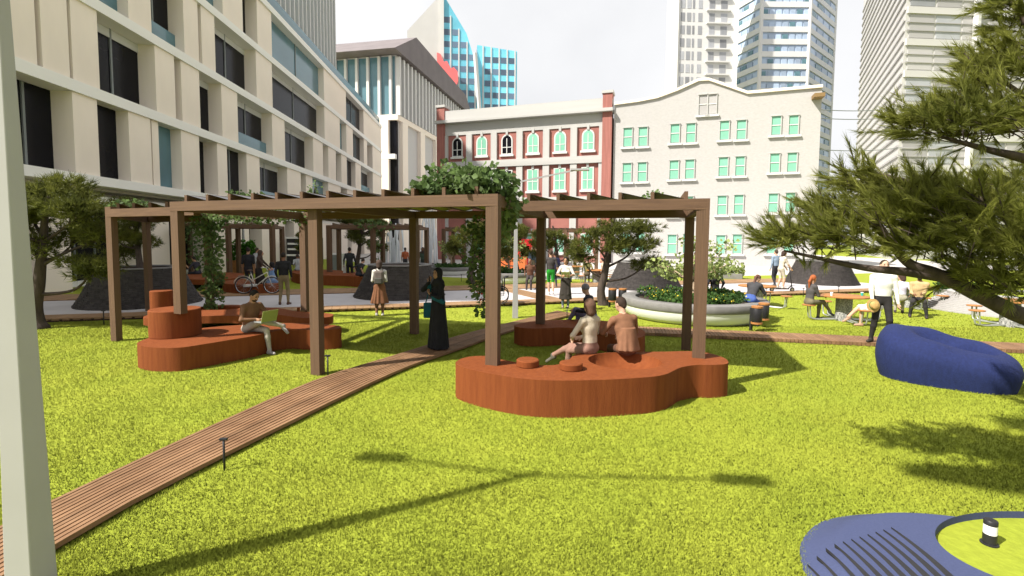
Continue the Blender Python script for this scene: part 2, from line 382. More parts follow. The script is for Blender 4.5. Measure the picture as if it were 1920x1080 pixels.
o1=zo([(50,418),(62,398),(105,379),(170,369),(250,369),(330,388),(440,408),(560,425),(680,426),(765,405),(805,365),(850,352),(950,349),(1050,346),(1250,341),(1400,340),(1560,337),(1680,350),(1770,378),(1802,405),(1785,420),(1700,426),(1600,426),(1500,441),(1440,468),(1390,488),(1280,505),(1000,521),(700,526),(500,516),(350,496),(200,468),(95,440)],840,560,3.4286,.5)
zc=lambda px,py,z:G(px,py,z)
hc=zc(1171,676,.5); hw=(zc(1238,676,.5)-zc(1104,676,.5)).length/2
slab('curved_bench','long curved rust bench with round bowl hollow and two small disc tables',o1,0,.5,(hc,hw,hw*.92),
     [('disc_table',zc(989.5,686,.5),.165,.10),('disc_table',zc(1070.5,692,.5),.165,.10)])
o2=zo([(430,168),(500,152),(600,141),(720,135),(850,134),(980,140),(1090,152),(1180,172),(1250,200),(1268,226),(1240,248),(1150,250),(1050,228),(950,208),(850,196),(760,186),(680,187),(600,192),(500,190),(440,180)],840,560,3.4286,.40)
slab('curved_bench','shaded rust bench where the person in a grey beanie sits',o2,0,.40)
o3=zo([(78,388),(110,362),(205,328),(400,285),(600,256),(800,236),(950,226),(1200,212),(1450,208),(1650,216),(1790,230),(1828,241),(1812,258),(1700,268),(1560,270),(1400,262),(1290,272),(1180,296),(1040,326),(850,357),(650,390),(465,417),(300,422),(150,412)],240,560,4.571,.42)
slab('curved_bench','long rust bench carrying a drum and the man with the laptop',o3,0,.42,None,[('drum',zc(330,628,.42),.43,.52)])
o4=zo([(134,152),(180,140),(280,122),(420,98),(560,78),(700,64),(900,65),(1100,70),(1300,82),(1450,108),(1600,116),(1740,128),(1757,144),(1700,160),(1500,166),(1300,140),(1180,136),(1000,150),(850,147),(600,151),(400,162),(220,170),(140,164)],240,560,4.571,.42)
slab('raised_bench','thin raised rust bench with a shallow hollow and tall drum seat behind drum bench',o4,.24,.42,(zc(415,576,.42),.62,.5),[('tall_drum',zc(304,588,.42),.24,.58)],
     [zc(290,592,0),zc(420,592,0),zc(560,592,0),zc(600,590,0)],depth=.16)
# ================================================================ pergolas
PH=2.98
LD=Vector((.906,-.423*.804,0)).normalized()
class Perg: pass
def post(root,p,zb,zt=PH,w=.095,d=.065,mt='timber'):
    nd=Vector((-LD.y,LD.x,0)); c=Vector((p.x,p.y,(zb+zt)/2)); inst('post',M[mt],root,c,LD*w,nd*d,Vector((0,0,(zt-zb)/2)))
def beam(root,a,b2,zt=PH+.002,h=.17,w=.14,ext=.09):
    a=Vector((a.x,a.y,0)); b2=Vector((b2.x,b2.y,0)); d=(b2-a); L=d.length; d/=L; n=Vector((-d.y,d.x,0))
    inst('beam',M['beam'],root,(a+b2)/2+Vector((0,0,zt-h/2)),d*(L/2+ext),n*w/2,Vector((0,0,h/2)))
def rafters(root,a,b2,c,d,n,sails=True,hr=.115,zt=PH):
    """rafters from the line a-b to the line c-d, shade cloth triangles between"""
    pr=[]
    for i in range(n):
        t=(i+.5)/n; p=a.lerp(b2,t); q=c.lerp(d,t); p=Vector((p.x,p.y,0)); q=Vector((q.x,q.y,0)); dr=(q-p).normalized(); nn=Vector((-dr.y,dr.x,0)); L=(q-p).length
        inst('rafter',M['beam'],root,(p+q)/2+Vector((0,0,zt+.004+hr/2)),dr*(L/2+.03),nn*.026,Vector((0,0,hr/2))); pr.append((p,q))
    if sails:
        for i,((p,q),(p2,q2)) in enumerate(zip(pr,pr[1:])):
            # folded panel: high on one rafter in front, low on the next behind
            zt2=zt+.004+hr; zl=zt+.012
            a1=p+Vector((0,0,zt2)); b1=q+Vector((0,0,zl)); c1=p2+Vector((0,0,zl)); d1=q2+Vector((0,0,zt2)); o=(p2-p).normalized()*.03
            sm=MB().add([a1+o,c1-o,b1+o],[(0,1,2)]).add([c1-o,d1-o,b1+o],[(0,1,2)],1); sm.build('shade_panel',[M['fin'],M['sail']],root)
def top2g(px,py): # point whose beam top (height PH) shows at this pixel
    return G(px,py,PH)
Ap=G(596,702,0); Bp=G(924,683,.5); Cp=Vector((-6.22,8.95,0)); Dp=G(219,639,0)
K1=G(777,626,0); K2=At(571,500,12.6); K3=At(392,500,13.4); Ep=G(1013,607,.40); Fp=G(1286,656,0); Gp=G(1309.5,670,.5)
LD=(Bp-Ap); LD.z=0; LD.normalize()
GP='brown timber pergolas over the benches'
g1=thing('pergola','big brown timber pergola with ivy over the drum bench and boardwalk','pergola',(Ap.x,Ap.y,0),0,GP)
for p,zb in ((Ap,-.05),(Bp,.495),(Cp,.9),(K1,-.05),(K2,.415),(K3,.415),(Ep,.395)): post(g1,p,zb)
beam(g1,Cp,Bp); beam(g1,K3,K1,ext=.05); beam(g1,K1,Ep,ext=.05)
for a,b2 in ((Ap,K1),(Cp,K2),(Bp,Ep)): beam(g1,a,b2,zt=PH-.004,ext=-.07)
BL=K1+(K1-Ep)*(-1); rafters(g1,Cp,Bp,K2,Ep,12)
g2=thing('pergola','lower brown timber pergola bay beside the wide stone planter','pergola',(Dp.x,Dp.y,0),0,GP)
D2p=Cp+Vector((-.05,.55,0)); K4=Dp+(K3-D2p)*1.0
post(g2,Dp,-.05); post(g2,K4,-.05); beam(g2,Dp,D2p,zt=PH-.05); beam(g2,K4,K3,zt=PH-.05); beam(g2,Dp,K4,zt=PH-.056,ext=-.07)
rafters(g2,Dp,D2p,K4,K3,5,zt=PH-.05)
X0=Bp.lerp(Ep,.33)
g3=thing('pergola','square brown timber pergola over the seated couple','pergola',(Gp.x,Gp.y,0),0,GP)
post(g3,Gp,.495); post(g3,Fp,-.05); beam(g3,X0,Gp); beam(g3,Ep,Fp,zt=PH-.003); beam(g3,Gp,Fp,zt=PH-.006,ext=-.07)
rafters(g3,X0,Gp,Ep,Fp,6)
def farperg(label,pxs,Yf,Yb):
    P=[At(x,500,Yf) for x in pxs]; Q=[At(x+18,500,Yb) for x in pxs]
    r=thing('pergola',label,'pergola',(P[0].x,P[0].y,0),0,GP)
    for p in P+Q: post(r,p,-.05,w=.11,d=.1)
    beam(r,P[0],P[-1]); beam(r,Q[0],Q[-1])
    for p,q in zip(P,Q): beam(r,p,q,zt=PH-.004,ext=-.06)
    rafters(r,P[0],P[-1],Q[0],Q[-1],11,False); return r,P,Q
fpA=farperg('distant pergola beyond the plaza near the woman with the bicycle',(340,430,512),25.5,29.5)
fpB=farperg('distant pergola beyond the plaza near the grey cabinet',(618,700,782),25.5,29.5)
fpC=farperg('far small pergola in front of the red brick building by white planter',(832,870,908),33,36)
fpD=farperg('far small pergola behind the picnic tables and pine trees',(1000,1060,1118),33,36)
# ---------------------------------------------------------------- ivy
def leaves(name,C,Rd,n,size,mt,parent=None,local=False,droop=0.,smooth=False,hollow=0.,fold=True):
    """n folded leaves scattered through ellipsoids with centres C and radii Rd"""
    C=np.array([tuple(c) for c in C],float); Rd=np.array(Rd,float); vol=np.prod(Rd,1)**.8; k=RNG.choice(len(C),n,p=vol/vol.sum())
    d=RNG.normal(size=(n,3)); d/=np.linalg.norm(d,axis=1)[:,None]; r=RNG.random(n)**(1/3); r=hollow+(1-hollow)*r
    lump=1+.28*np.sin(d[:,0]*7+k)*np.sin(d[:,2]*6+k*2)
    P=C[k]+d*(r*lump)[:,None]*Rd[k]
    ax=RNG.normal(size=(n,3))+d*.8; ax[:,2]-=droop; ax/=np.linalg.norm(ax,axis=1)[:,None]
    sd=np.cross(ax,RNG.normal(size=(n,3))); sd/=np.linalg.norm(sd,axis=1)[:,None]; nn=np.cross(ax,sd)
    s=(size*(.6+.8*RNG.random(n)))[:,None]
    V=np.stack([P,P+ax*s*.55+sd*s*.42+nn*s*.12,P+ax*s,P+ax*s*.55-sd*s*.42+nn*s*.12],1).reshape(-1,3)
    i=np.arange(n)*4
    F1=np.stack([i,i+1,i+2],1); F2=np.stack([i,i+2,i+3],1)
    return mesh_np(name,V,[np.concatenate([F1,F2])],mt,parent,local=local)
def vine(label,C,Rd,n,size,loc,stems=(),flowers=0):
    root=thing('ivy',label,'climbing plant',loc,0,'ivy growing on the pergolas')
    leaves('foliage',C,[tuple(q*1.18 for q in r_) for r_ in Rd],int(n*.62),size*.92,M['ivy'],root,droop=.5)
    for s in stems: MB().tube(spline(s,5,False),.012,6).build('stem',M['bark'],root,True)
    if flowers:
        leaves('flowers',C[-flowers:],Rd[-flowers:],26,.05,M['redfl'],root)
    return root
def AtL(l): return [At(*c) for c in l]
vine('dense ivy mound spilling over the corner post beside the boardwalk',
     AtL([(800,352,7.7),(835,338,7.6),(880,335,7.4),(915,338,7.3),(945,352,7.5),(955,378,7.6),(950,405,7.9),(945,425,8.1),(870,358,7.5),(820,360,7.8)]),
     [(.22,.3,.1),(.3,.35,.2),(.32,.4,.2),(.28,.35,.17),(.2,.3,.17),(.16,.25,.2),(.14,.2,.2),(.1,.16,.18),(.4,.35,.12),(.3,.3,.1)],3000,.105,(Bp.x,Bp.y,0),
     [[At(795,368,7.6),At(850,352,7.5),At(910,356,7.3),At(945,372,7.6),At(948,430,8.1)],[At(800,366,7.9),At(830,335,7.6),At(890,326,7.4)]])
vine('long ivy with red blooms hanging behind the corner post',
     AtL([(905,425,9.2),(908,455,9.1),(900,485,9),(908,515,9),(900,540,9),(912,562,9),(906,580,9)]),
     [(.27,.25,.2),(.3,.25,.22),(.27,.22,.2),(.24,.2,.2),(.2,.2,.18),(.15,.15,.15),(.12,.12,.12)],1250,.1,(At(905,500,9.0).x,9.0,0),
     [[At(915,400,9.2),At(905,460,9.1),At(908,530,9),At(906,590,9)]],3)
vine('ivy column hanging from the pergola corner above the raised bench',
     AtL([(388,412,13.2),(398,440,13.1),(402,470,13.1),(398,500,13.0),(404,530,13.0),(398,556,13.0),(404,580,13.0)]),
     [(.3,.25,.35),(.26,.22,.4),(.22,.2,.4),(.22,.2,.4),(.2,.2,.35),(.2,.2,.3),(.16,.16,.22)],1500,.12,(K3.x,K3.y,0),
     [[At(392,405,13.2),At(400,480,13.1),At(402,586,13.0)]])
vine('ivy trailing along the rear beam over the raised bench',
     AtL([(420,406,13),(460,404,12.9),(500,405,12.8),(540,404,12.7),(572,408,12.6),(450,368,12.6),(480,372,12.5)]),
     [(.35,.25,.16),(.35,.25,.18),(.35,.25,.16),(.35,.25,.16),(.25,.2,.16),(.25,.3,.12),(.25,.3,.1)],1500,.1,(K2.x,K2.y,0))
vine('small ivy sprig standing above the long pergola beam',AtL([(588,362,9.2),(590,350,9.2)]),[(.08,.08,.1),(.08,.08,.08)],70,.07,(At(588,362,9.2).x,9.2,0),[[At(588,374,9.2),At(590,352,9.2)]])
vine('thin ivy strand hanging on the far left pergola',AtL([(358,412,25.4),(360,445,25.4),(364,478,25.4)]),[(.35,.3,.5),(.3,.3,.6),(.3,.3,.5)],500,.16,(fpA[1][0].x,25.4,0))
vine('ivy draped over the distant pergola near the fountain',AtL([(690,418,25.5),(715,424,25.5),(702,450,29),(703,478,29)]),[(.6,.5,.25),(.5,.4,.2),(.3,.3,.5),(.25,.25,.5)],520,.17,(fpB[1][1].x,25.5,0))
vine('ivy on the roof of the lower pergola bay',AtL([(235,385,11.5),(262,382,11.3)]),[(.3,.3,.1),(.25,.3,.09)],220,.09,(Dp.x+.3,Dp.y+.3,0))
vine('ivy tuft lying on top of the square pergola',AtL([(1228,366,8.6)]),[(.14,.3,.07)],110,.07,(At(1228,366,8.6).x,8.6,0))
# ================================================================ trees
def needles(P,D,n_per,length,width,spread,rng):
    """tufts at P along D: n_per thin triangles each"""
    n=len(P); P=np.repeat(P,n_per,0); D=np.repeat(D,n_per,0)
    d=D+rng.normal(size=P.shape)*spread; d/=np.linalg.norm(d,axis=1)[:,None]
    sd=np.cross(d,rng.normal(size=P.shape)); sd/=np.linalg.norm(sd,axis=1)[:,None]
    L=(length*(.6+.7*rng.random(len(P))))[:,None]
    return np.stack([P-sd*width,P+sd*width,P+d*L],1).reshape(-1,3)
PADS=[(.47,0,3.46,1.0,.8,.36),(-.35,.1,2.8,.55,.6,.42),(1.2,-.1,2.9,.7,.65,.36),(.1,-.55,2.95,.6,.5,.3),(-.05,-.1,2.05,.62,.6,.33),(1.35,.1,1.55,.72,.6,.32),(1.55,.2,2.35,.6,.6,.34),(.4,.8,2.4,.6,.6,.34),(-.55,.55,3.1,.5,.5,.3)]
def pine_mesh(seed,pads=PADS,dens=1.0):
    rng=np.random.default_rng(seed); Ps=[];Ds=[]
    for x,y,z,rx,ry,rz in pads:
        n=int(620*rx*ry*dens)+60
        # sub-clumps give the pad an uneven outline
        k=9; sc=rng.normal(size=(k,3)); sc/=np.linalg.norm(sc,axis=1)[:,None]; sc*=.62; sr=.45+.25*rng.random(k)
        j=rng.integers(0,k,n); d=rng.normal(size=(n,3)); d/=np.linalg.norm(d,axis=1)[:,None]; r=(.35+.65*rng.random(n)**.5)
        q=sc[j]+d*(r*sr[j])[:,None]
        Ps.append(q*np.array([rx,ry,rz])+np.array([x,y,z])); dd=q*np.array([1,1,.6])+np.array([0,0,.55]); Ds.append(dd/np.linalg.norm(dd,axis=1)[:,None])
    return needles(np.concatenate(Ps),np.concatenate(Ds),9,.19,.011,.55,rng)
def pine(name,label,loc,seed,pads=PADS,rz=0,sc=1,group='bonsai shaped pines around the plaza',dens=1):
    r=thing(name,label,'tree',loc,rz,group); r.scale=(sc,sc,sc)
    V=pine_mesh(seed,pads,dens); mesh_np('crown',V,[np.arange(len(V)).reshape(-1,3)],M['needle'],r,local=True)
    t=MB(); tr=spline([(0,0,-.05),(-.09,0,.5),(.03,.0,1.1),(.12,.0,1.7),(.2,.02,2.3),(.28,.0,2.9),(.4,0,3.3)],5,False)
    n=len(tr); t.tube(tr,[.155*(1-.82*i/n)+.012+(.05 if i<2 else 0) for i in range(n)],10); t.build('trunk',M['bark'],r,True,local=True)
    rr=random.Random(seed)
    for x,y,z,rx,ry,rz_ in pads[1:]:
        zt=max(.9,z-.75); i=min(range(n),key=lambda k:abs(tr[k].z-zt)); p=tr[i]; q=Vector((x,y,z-.08)); mid=p.lerp(q,.5)+Vector((rr.uniform(-.12,.12),rr.uniform(-.12,.12),-.1+rr.uniform(-.1,.12)))
        b=MB(); pts=spline([p,mid,q],6,False); b.tube(pts,[.052*(1-.75*k/len(pts)) for k in range(len(pts))],7)
        for _ in range(3):
            e=q+Vector((rr.uniform(-1,1)*rx*.7,rr.uniform(-1,1)*ry*.7,rr.uniform(0,.2))); b.tube(spline([mid.lerp(q,.5),q.lerp(e,.5)+Vector((0,0,.04)),e],4,False),.012,5)
        b.build('limb',M['bark'],r,True,local=True)
    return r
def gpos(px,py): p=G(px,py); return (p.x,p.y,0)
T1=pine('pine_tree','pine with curved dark trunk on the lawn beside the pale lamp post',gpos(75,616),11)
PAD3=[(.5,0,2.75,.85,.7,.3),(-.55,-.1,2.35,.6,.6,.36),(.25,-.3,2.2,.65,.6,.33),(1.15,.1,2.15,.75,.65,.34),(1.5,0,1.5,.55,.5,.28),(-.8,.1,1.75,.55,.5,.3),(1.5,.2,2.75,.6,.5,.25)]
T3=pine('pine_tree','spreading pine with forked trunk between the waitress and the white planter',gpos(1131,572),23,PAD3)
def copypine(src,label,loc,rz,sc): return dup(src,loc,rz,label,sc)
# dark stone cone planters
def cone(label,px,py,Rb=1.82,Rt=1.2,Hc=1.28):
    p=G(px,py); c=Vector((p.x,p.y,0)); c+= Vector((p.x,p.y,0)).normalized()*Rb*.97
    r=thing('stone_planter',label,'planter',(c.x,c.y,0),0,'dark stacked stone cone planters')
    q=MB(); rr=random.Random(int(px)); n=22; hb=Hc/n
    for k in range(n):
        f=k/(n-1); Rk=Rb+(Rt-Rb)*(f**.8); nb=int(2*math.pi*Rk/.17); a0=rr.random()
        for j in range(nb):
            a=2*math.pi*(j+a0)/nb; da=math.pi/nb*.97; ro=Rk+rr.uniform(-.009,.009); ri=Rk-.3
            z0=k*hb+.002; z1=(k+1)*hb-.003
            V=[(c.x+rad*math.cos(a+s),c.y+rad*math.sin(a+s),z) for z in (z0,z1) for rad,s in ((ri,-da),(ro,-da),(ro,da),(ri,da))]
            q.add(V,[(0,3,2,1),(4,5,6,7),(0,1,5,4),(1,2,6,5),(2,3,7,6),(3,0,4,7)])
    tag(q.build('bricks',M['stone'],r),kind='stuff')
    MB().lathe([(Rb-.25,0),(Rt-.12,Hc-.03)],40,c).build('core',M['under'],r)
    MB().lathe([(Rt-.22,Hc-.02),(Rt-.2,Hc+.03),(Rt+.02,Hc+.03),(Rt+.02,Hc-.005)],48,c,cap0=False,cap1=False).build('rim',M['concrete'],r,True,auto=40)
    MB().lathe([(.05,Hc-.06),(Rt-.2,Hc-.06)],32,c,cap0=True,cap1=False).build('soil',M['soil'],r)
    return c
c1=cone('stone cone planter holding a pine behind the lower pergola bay',266,584)
c2=cone('stone cone planter the woman with the backpack stands before',750,568)
c3=cone('stone cone planter behind the spreading pine and flower bowl',1206,549)
c4=cone('stone cone planter beside the scooter rider under the big branches',1538,538)
copypine(T1,'pine growing out of the stone cone planter near the lower pergola bay',(c1.x,c1.y,.55),2.6,.8)
copypine(T3,'pine on the far lawn behind the hanging ivy with red blooms',gpos(886,532),.4,1.05)
copypine(T1,'pine on the far lawn behind the slim lamp post',gpos(968,524),2.9,.88)
copypine(T3,'pine on the far lawn behind the man in green shorts',gpos(1046,520),3.4,.95)
copypine(T1,'pine far behind the man in the dark jacket and shorts',gpos(672,512),.9,1.1)
copypine(T3,'pine close to the office building behind the bench with the blue dress',gpos(575,508),1.9,.9)
# large pine at the right edge
def bigpine():
    base=Vector((5.85,4.75,0)); r=thing('cypress_pine','large pine with heavy drooping needle sprays reaching in over the lawn','tree',base)
    rng=np.random.default_rng(5)
    pads=[(1478,452,4.6,.20,.25,.08),(1530,452,4.5,.30,.35,.12),(1600,440,4.4,.36,.45,.14),(1560,405,4.7,.18,.25,.07),(1680,410,4.3,.38,.45,.16),(1620,345,4.6,.20,.25,.08),(1690,365,4.4,.32,.4,.10),(1770,385,4.2,.36,.45,.12),(1800,440,4.1,.40,.5,.17),(1880,405,4.2,.34,.5,.13),(1880,470,4.0,.34,.45,.15),(1730,470,4.2,.3,.4,.07),(1850,525,4.0,.26,.35,.07),(1925,440,4.2,.25,.45,.14),(1920,540,4.0,.2,.3,.08),
          (1735,232,4.6,.20,.28,.07),(1795,240,4.4,.34,.42,.10),(1870,240,4.4,.34,.45,.11),(1925,235,4.4,.2,.4,.1),(1830,190,4.6,.22,.3,.07),(1885,150,4.6,.24,.34,.09),(1915,110,4.6,.18,.3,.08),(1860,118,4.7,.14,.2,.05),(1920,40,4.7,.14,.26,.09),(1900,8,4.7,.12,.2,.05)]
    tw=[];nP=[];nD=[]
    axis=np.array([base.x,base.y])
    pads=[(tuple(At(px,py,Y)),rx,ry,rz) for px,py,Y,rx,ry,rz in pads]
    rear=[((base.x+r_*math.cos(a_),base.y+r_*math.sin(a_),z_),.5,.5,.15) for r_,a_,z_ in ((.8,-.3,2.0),(1.3,.5,2.1),(1.1,1.2,2.3),(.9,-1.0,2.6),(1.2,.1,2.9),(1.0,.9,3.3),(.8,-.6,3.6),(.6,.3,4.1),(.3,1.4,4.4),(.9,1.9,2.9),(.1,0,4.7))]
    pads+=rear
    for c,rx,ry,rz in pads:
        c=np.array(c); n=int(340*rx*ry)+22
        d=rng.normal(size=(n,3)); d/=np.linalg.norm(d,axis=1)[:,None]; q=d*(rng.random(n)**.4)[:,None]
        st=c+q*np.array([rx,ry,rz])
        out=st[:,:2]-axis; out/=np.linalg.norm(out,axis=1)[:,None]
        dr=np.concatenate([out*.7,np.full((n,1),.45)],1)+rng.normal(size=(n,3))*.42; dr/=np.linalg.norm(dr,axis=1)[:,None]
        L=.15+.22*rng.random(n)
        # each spray is a flat feather: needles lie close to one plane
        sd=np.cross(dr,rng.normal(size=(n,3))); sd/=np.linalg.norm(sd,axis=1)[:,None]
        k=84; t=rng.random((n,k))**.75; sg=rng.choice([-1,1],(n,k))*(.25+.3*rng.random((n,k)))
        pp=st[:,None]+dr[:,None]*(t*L[:,None])[...,None]; nP.append(pp.reshape(-1,3)); nD.append((dr[:,None]+sd[:,None]*sg[...,None]).reshape(-1,3))
        for i in range(n):
            if i%3==0: tw.append((st[i]-dr[i]*.12,st[i]+dr[i]*L[i]*.8))
    P=np.concatenate(nP); D=np.concatenate(nD)
    V=needles(P,D,1,.105,.0031,.12,rng)
    mesh_np('crown',V,[np.arange(len(V)).reshape(-1,3)],M['needle2'],r)
    b=MB()
    for a,e in tw: b.tube([a,e],.005,4,cap=False)
    tag(b.build('twigs',M['bark'],r),kind='stuff')
    MB().tube(spline([base+Vector((0,0,-.1)),base+Vector((-.08,0,.7)),base+Vector((.02,0,1.5)),base+Vector((.05,.05,2.6)),base+Vector((-.05,.05,3.6)),base+Vector((-.1,0,4.6))],6,False),[.2-.005*i for i in range(31)],14).build('trunk',M['bark'],r,True)
    def limb(pts,r0):
        s=spline(pts,8,False); MB().tube(s,[r0*(1-.85*i/len(s)) for i in range(len(s))],9).build('limb',M['bark'],r,True)
    limb([base+Vector((0,0,1.45)),At(1935,598,4.25),At(1850,560,4.15),At(1760,515,4.2),At(1700,490,4.25),At(1650,425,4.3),At(1620,380,4.4)],.09)
    limb([At(1770,520,4.2),At(1700,510,4.25),At(1620,502,4.35),At(1540,485,4.45),At(1470,470,4.5)],.05)
    limb([base+Vector((.03,0,2.3)),At(1940,420,4.3),At(1850,380,4.3),At(1720,345,4.4),At(1620,320,4.5)],.07)
    limb([base+Vector((.05,.05,2.9)),At(1930,300,4.4),At(1850,280,4.4),At(1760,255,4.5)],.06)
    limb([base+Vector((-.03,.05,3.5)),At(1940,190,4.5),At(1880,150,4.5)],.05)
    for (x,y,z),*_ in rear[:10]: limb([base+Vector((0,.03,max(1.4,z-.5))),Vector(((base.x+x)/2,(base.y+y)/2,z-.25)),Vector((x,y,z))],.05)
    limb([base+Vector((-.08,0,4.2)),At(1945,60,4.6),At(1910,20,4.6)],.04)
bigpine()
# pine standing beside the camera, only its shadow enters the picture
def shp(px,py,z):   # crown point whose shadow falls at this pixel
    p=G(px,py); k=z/math.tan(EL); return (p.x-AZ.x*k,p.y-AZ.y*k,z)
base9=Vector((3.4,.35,0))
pd=[]
for px,py,z,rx,ry in ((1745,886,5.6,.26,.15),(1800,893,5.6,.34,.2),(1870,902,5.6,.4,.24),(1940,905,5.7,.4,.3),(1890,848,5.9,.2,.14),(1950,860,5.9,.35,.25)):
    s=shp(px,py,z); pd.append((s[0]-base9.x,s[1]-base9.y,s[2],rx,ry,.16))
rng=np.random.default_rng(8)
t9=thing('pine_tree','tall pine beside the viewpoint casting leafy shadow on the lawn','tree',base9)
Ps=[]
for x,y,z,rx,ry,rz in pd:
    n=int(3400*rx*ry)+60; d=rng.normal(size=(n,3)); d/=np.linalg.norm(d,axis=1)[:,None]; Ps.append(d*(rng.random(n)**.4)[:,None]*np.array([rx,ry,rz])+np.array([x,y,z]))
Ps=np.concatenate(Ps); V=needles(Ps,np.tile([0,0,1.0],(len(Ps),1)),9,.14,.012,.8,rng)
mesh_np('crown',V,[np.arange(len(V)).reshape(-1,3)],M['needle'],t9,local=True)
MB().tube(spline([(0,0,-.1),(.1,0,2),(0,.1,4),(-.3,.4,5.3)],6,False),[.2-.008*i for i in range(19)],10).build('trunk',M['bark'],t9,True,local=True)
for x,y,z,*_ in pd: MB().tube(spline([(-.1,.2,4.6),((x-.1)*.5,(y+.2)*.5,5.1),(x,y,z)],5,False),[.05,.047,.044,.041,.038,.035,.032,.028,.025,.02,.015][:11],6).build('limb',M['bark'],t9,True,local=True)
# ---------------------------------------------------------------- flower bowls
def bowl(label,px,py,Rr,zt,plants,size,sap=None,flowers=0):
    p=G(px,py); c=Vector((p.x,p.y,0)); c+=c.normalized()*Rr*.86
    r=thing('flower_bowl',label,'planter',(c.x,c.y,0),0,'round white bowl planters with grey rims')
    zr=zt-.22
    MB().lathe([(Rr*.86,-.02),(Rr*.91,.03),(Rr*.955,.11),(Rr*.98,zr*.7),(Rr*.985,zr)],64,c).build('bowl',M['bowl'],r,True,auto=50)
    MB().lathe([(Rr*.97,zr-.01),(Rr-.012,zr),(Rr,zr+.012),(Rr,zt-.015),(Rr-.015,zt),(Rr*.8+.015,zt),(Rr*.8,zt-.015),(Rr*.8,zt-.12)],64,c,cap0=False,cap1=False).build('rim',M['concrete'],r,True,auto=50)
    MB().lathe([(.02,zt-.1),(Rr*.81,zt-.1)],40,c,cap1=False).build('soil',M['soil'],r)
    cs=[];rd=[]; rr=random.Random(int(px))
    for i in range(34):
        a=rr.random()*6.28; q=math.sqrt(rr.random())*Rr*.68; cs.append((c.x+q*math.cos(a),c.y+q*math.sin(a),zt+.0+rr.uniform(-.02,.06)*(1+Rr*.3))); rd.append((.26*Rr/2+.08,.26*Rr/2+.08,.10+.05*rr.random()))
    o=leaves('plants',cs,rd,plants,size,M['cover'],r); tag(o,kind='stuff')
    if flowers: tag(leaves('blooms',[(a,b,z+.05) for a,b,z in cs],rd,flowers,.045,M['yellow'],r),kind='stuff')
    return c
b1=bowl('large white bowl planter with grey rim full of yellow flowering plants',1296,610,2.12,.58,5200,.085,flowers=420)
b2=bowl('white bowl planter in shade behind the slim lamp post',952,533,1.7,.55,1600,.1)
b3=bowl('distant white bowl planter behind the woman in the black robe',845,517,1.4,.5,900,.12)
def sapling(label,loc,h,cr,n,size,seed,mt='leaf',bark='palebark',group='young trees in the bowl planters'):
    r=thing('young_tree',label,'tree',loc,0,group); rr=random.Random(seed); L=Vector(loc); t=MB()
    t.tube(spline([L,L+Vector((.05,0,h*.25)),L+Vector((-.03,0,h*.45)),L+Vector((.05,0,h*.7))],5,False),[.065-.002*i for i in range(16)],8).build('trunk',M[bark],r,True)
    cs=[];rd=[]
    for i in range(9):
        a=i*2.4; q=cr*(.35+.6*rr.random()); e=L+Vector((q*math.cos(a),q*math.sin(a),h*(.45+.5*rr.random())))
        MB().tube(spline([L+Vector((-.03,0,h*.3)),L.lerp(e,.6)+Vector((0,0,h*.12)),e],5,False),[.03-.002*k for k in range(11)],6).build('limb',M[bark],r,True)
        for f in (.75,1.0): cs.append(L.lerp(e,f)+Vector((0,0,h*.1*(1-f)))); rd.append((cr*.28,cr*.28,h*.09))
    leaves('crown',cs,rd,n,size,M[mt],r,droop=.4); return r
sapling('young pale leafed tree rising from the large flower bowl',(b1.x,b1.y,.45),2.0,1.45,1000,.11,4)
sapling('young tree in the shaded bowl planter behind the lamp post',(b2.x,b2.y,.45),1.9,1.0,520,.13,5)
sapling('young tree in the distant bowl planter behind the black robe',(b3.x,b3.y,.4),1.9,.9,320,.15,6)
# ================================================================ street furniture
def ring(mb,c,ax,Rr,r,n=28,k=6,mi=0):
    c=Vector(c); ax=Vector(ax).normalized(); a=ax.orthogonal().normalized(); b=ax.cross(a); V=[];Fs=[]
    for i in range(n):
        t=2*math.pi*i/n; d=a*math.cos(t)+b*math.sin(t)
        for j in range(k):
            s=2*math.pi*j/k; V.append(c+d*(Rr+r*math.cos(s))+ax*(r*math.sin(s)))
    for i in range(n):
        for j in range(k):
            i2=(i+1)%n;j2=(j+1)%k; Fs.append((i*k+j,i2*k+j,i2*k+j2,i*k+j2))
    return mb.add(V,Fs,mi)
def spokes(mb,c,ax,Rr,n,r=.003):
    c=Vector(c); ax=Vector(ax).normalized(); a=ax.orthogonal().normalized(); b=ax.cross(a)
    for i in range(n):
        t=2*math.pi*i/n; mb.tube([c,c+(a*math.cos(t)+b*math.sin(t))*Rr],r,4,cap=False)
def lamp(label,loc):
    r=thing('street_lamp',label,'street lamp',loc,0,'tapered pale twin arm street lamps')
    q=MB(); a,t=.088,.032
    V=[(-a,-a,-.05),(a,-a,-.05),(a,a,-.05),(-a,a,-.05),(-t,-t,4.1),(t,-t,4.1),(t,t,4.1),(-t,t,4.1)]
    q.add(V,[(3,2,1,0),(4,5,6,7),(0,1,5,4),(1,2,6,5),(2,3,7,6),(3,0,4,7)]); q.build('pole',M['pole'],r,local=True,bevel=.006)
    for s in (-1,1):
        e=Vector((1.7*s,-.2*s,4.32)); MB().bar((.02*s,0,3.98),e,.03,.045).build('arm',M['pole'],r,local=True)
        d=e.normalized(); h=MB().obox(e+Vector((.12*s,-.014*s,.005)),Vector((.26*s,-.03*s,0)),Vector((.012,.10,0)),(0,0,.024)).build('lamp_head',M['pole'],r,local=True)
        MB().obox(e+Vector((.15*s,-.016*s,-.02)),Vector((.17*s,-.02*s,0)),Vector((.007,.055,0)),(0,0,.004)).build('lens',M['white'],h,local=True)
    return r
LP=lamp('tapered lamp post towering close beside the start of the boardwalk',(-3.06,2.94,0))
p=G(966,596); dup(LP,(p.x,p.y,0),0,'slim lamp post on the lawn behind the ivy covered corner')
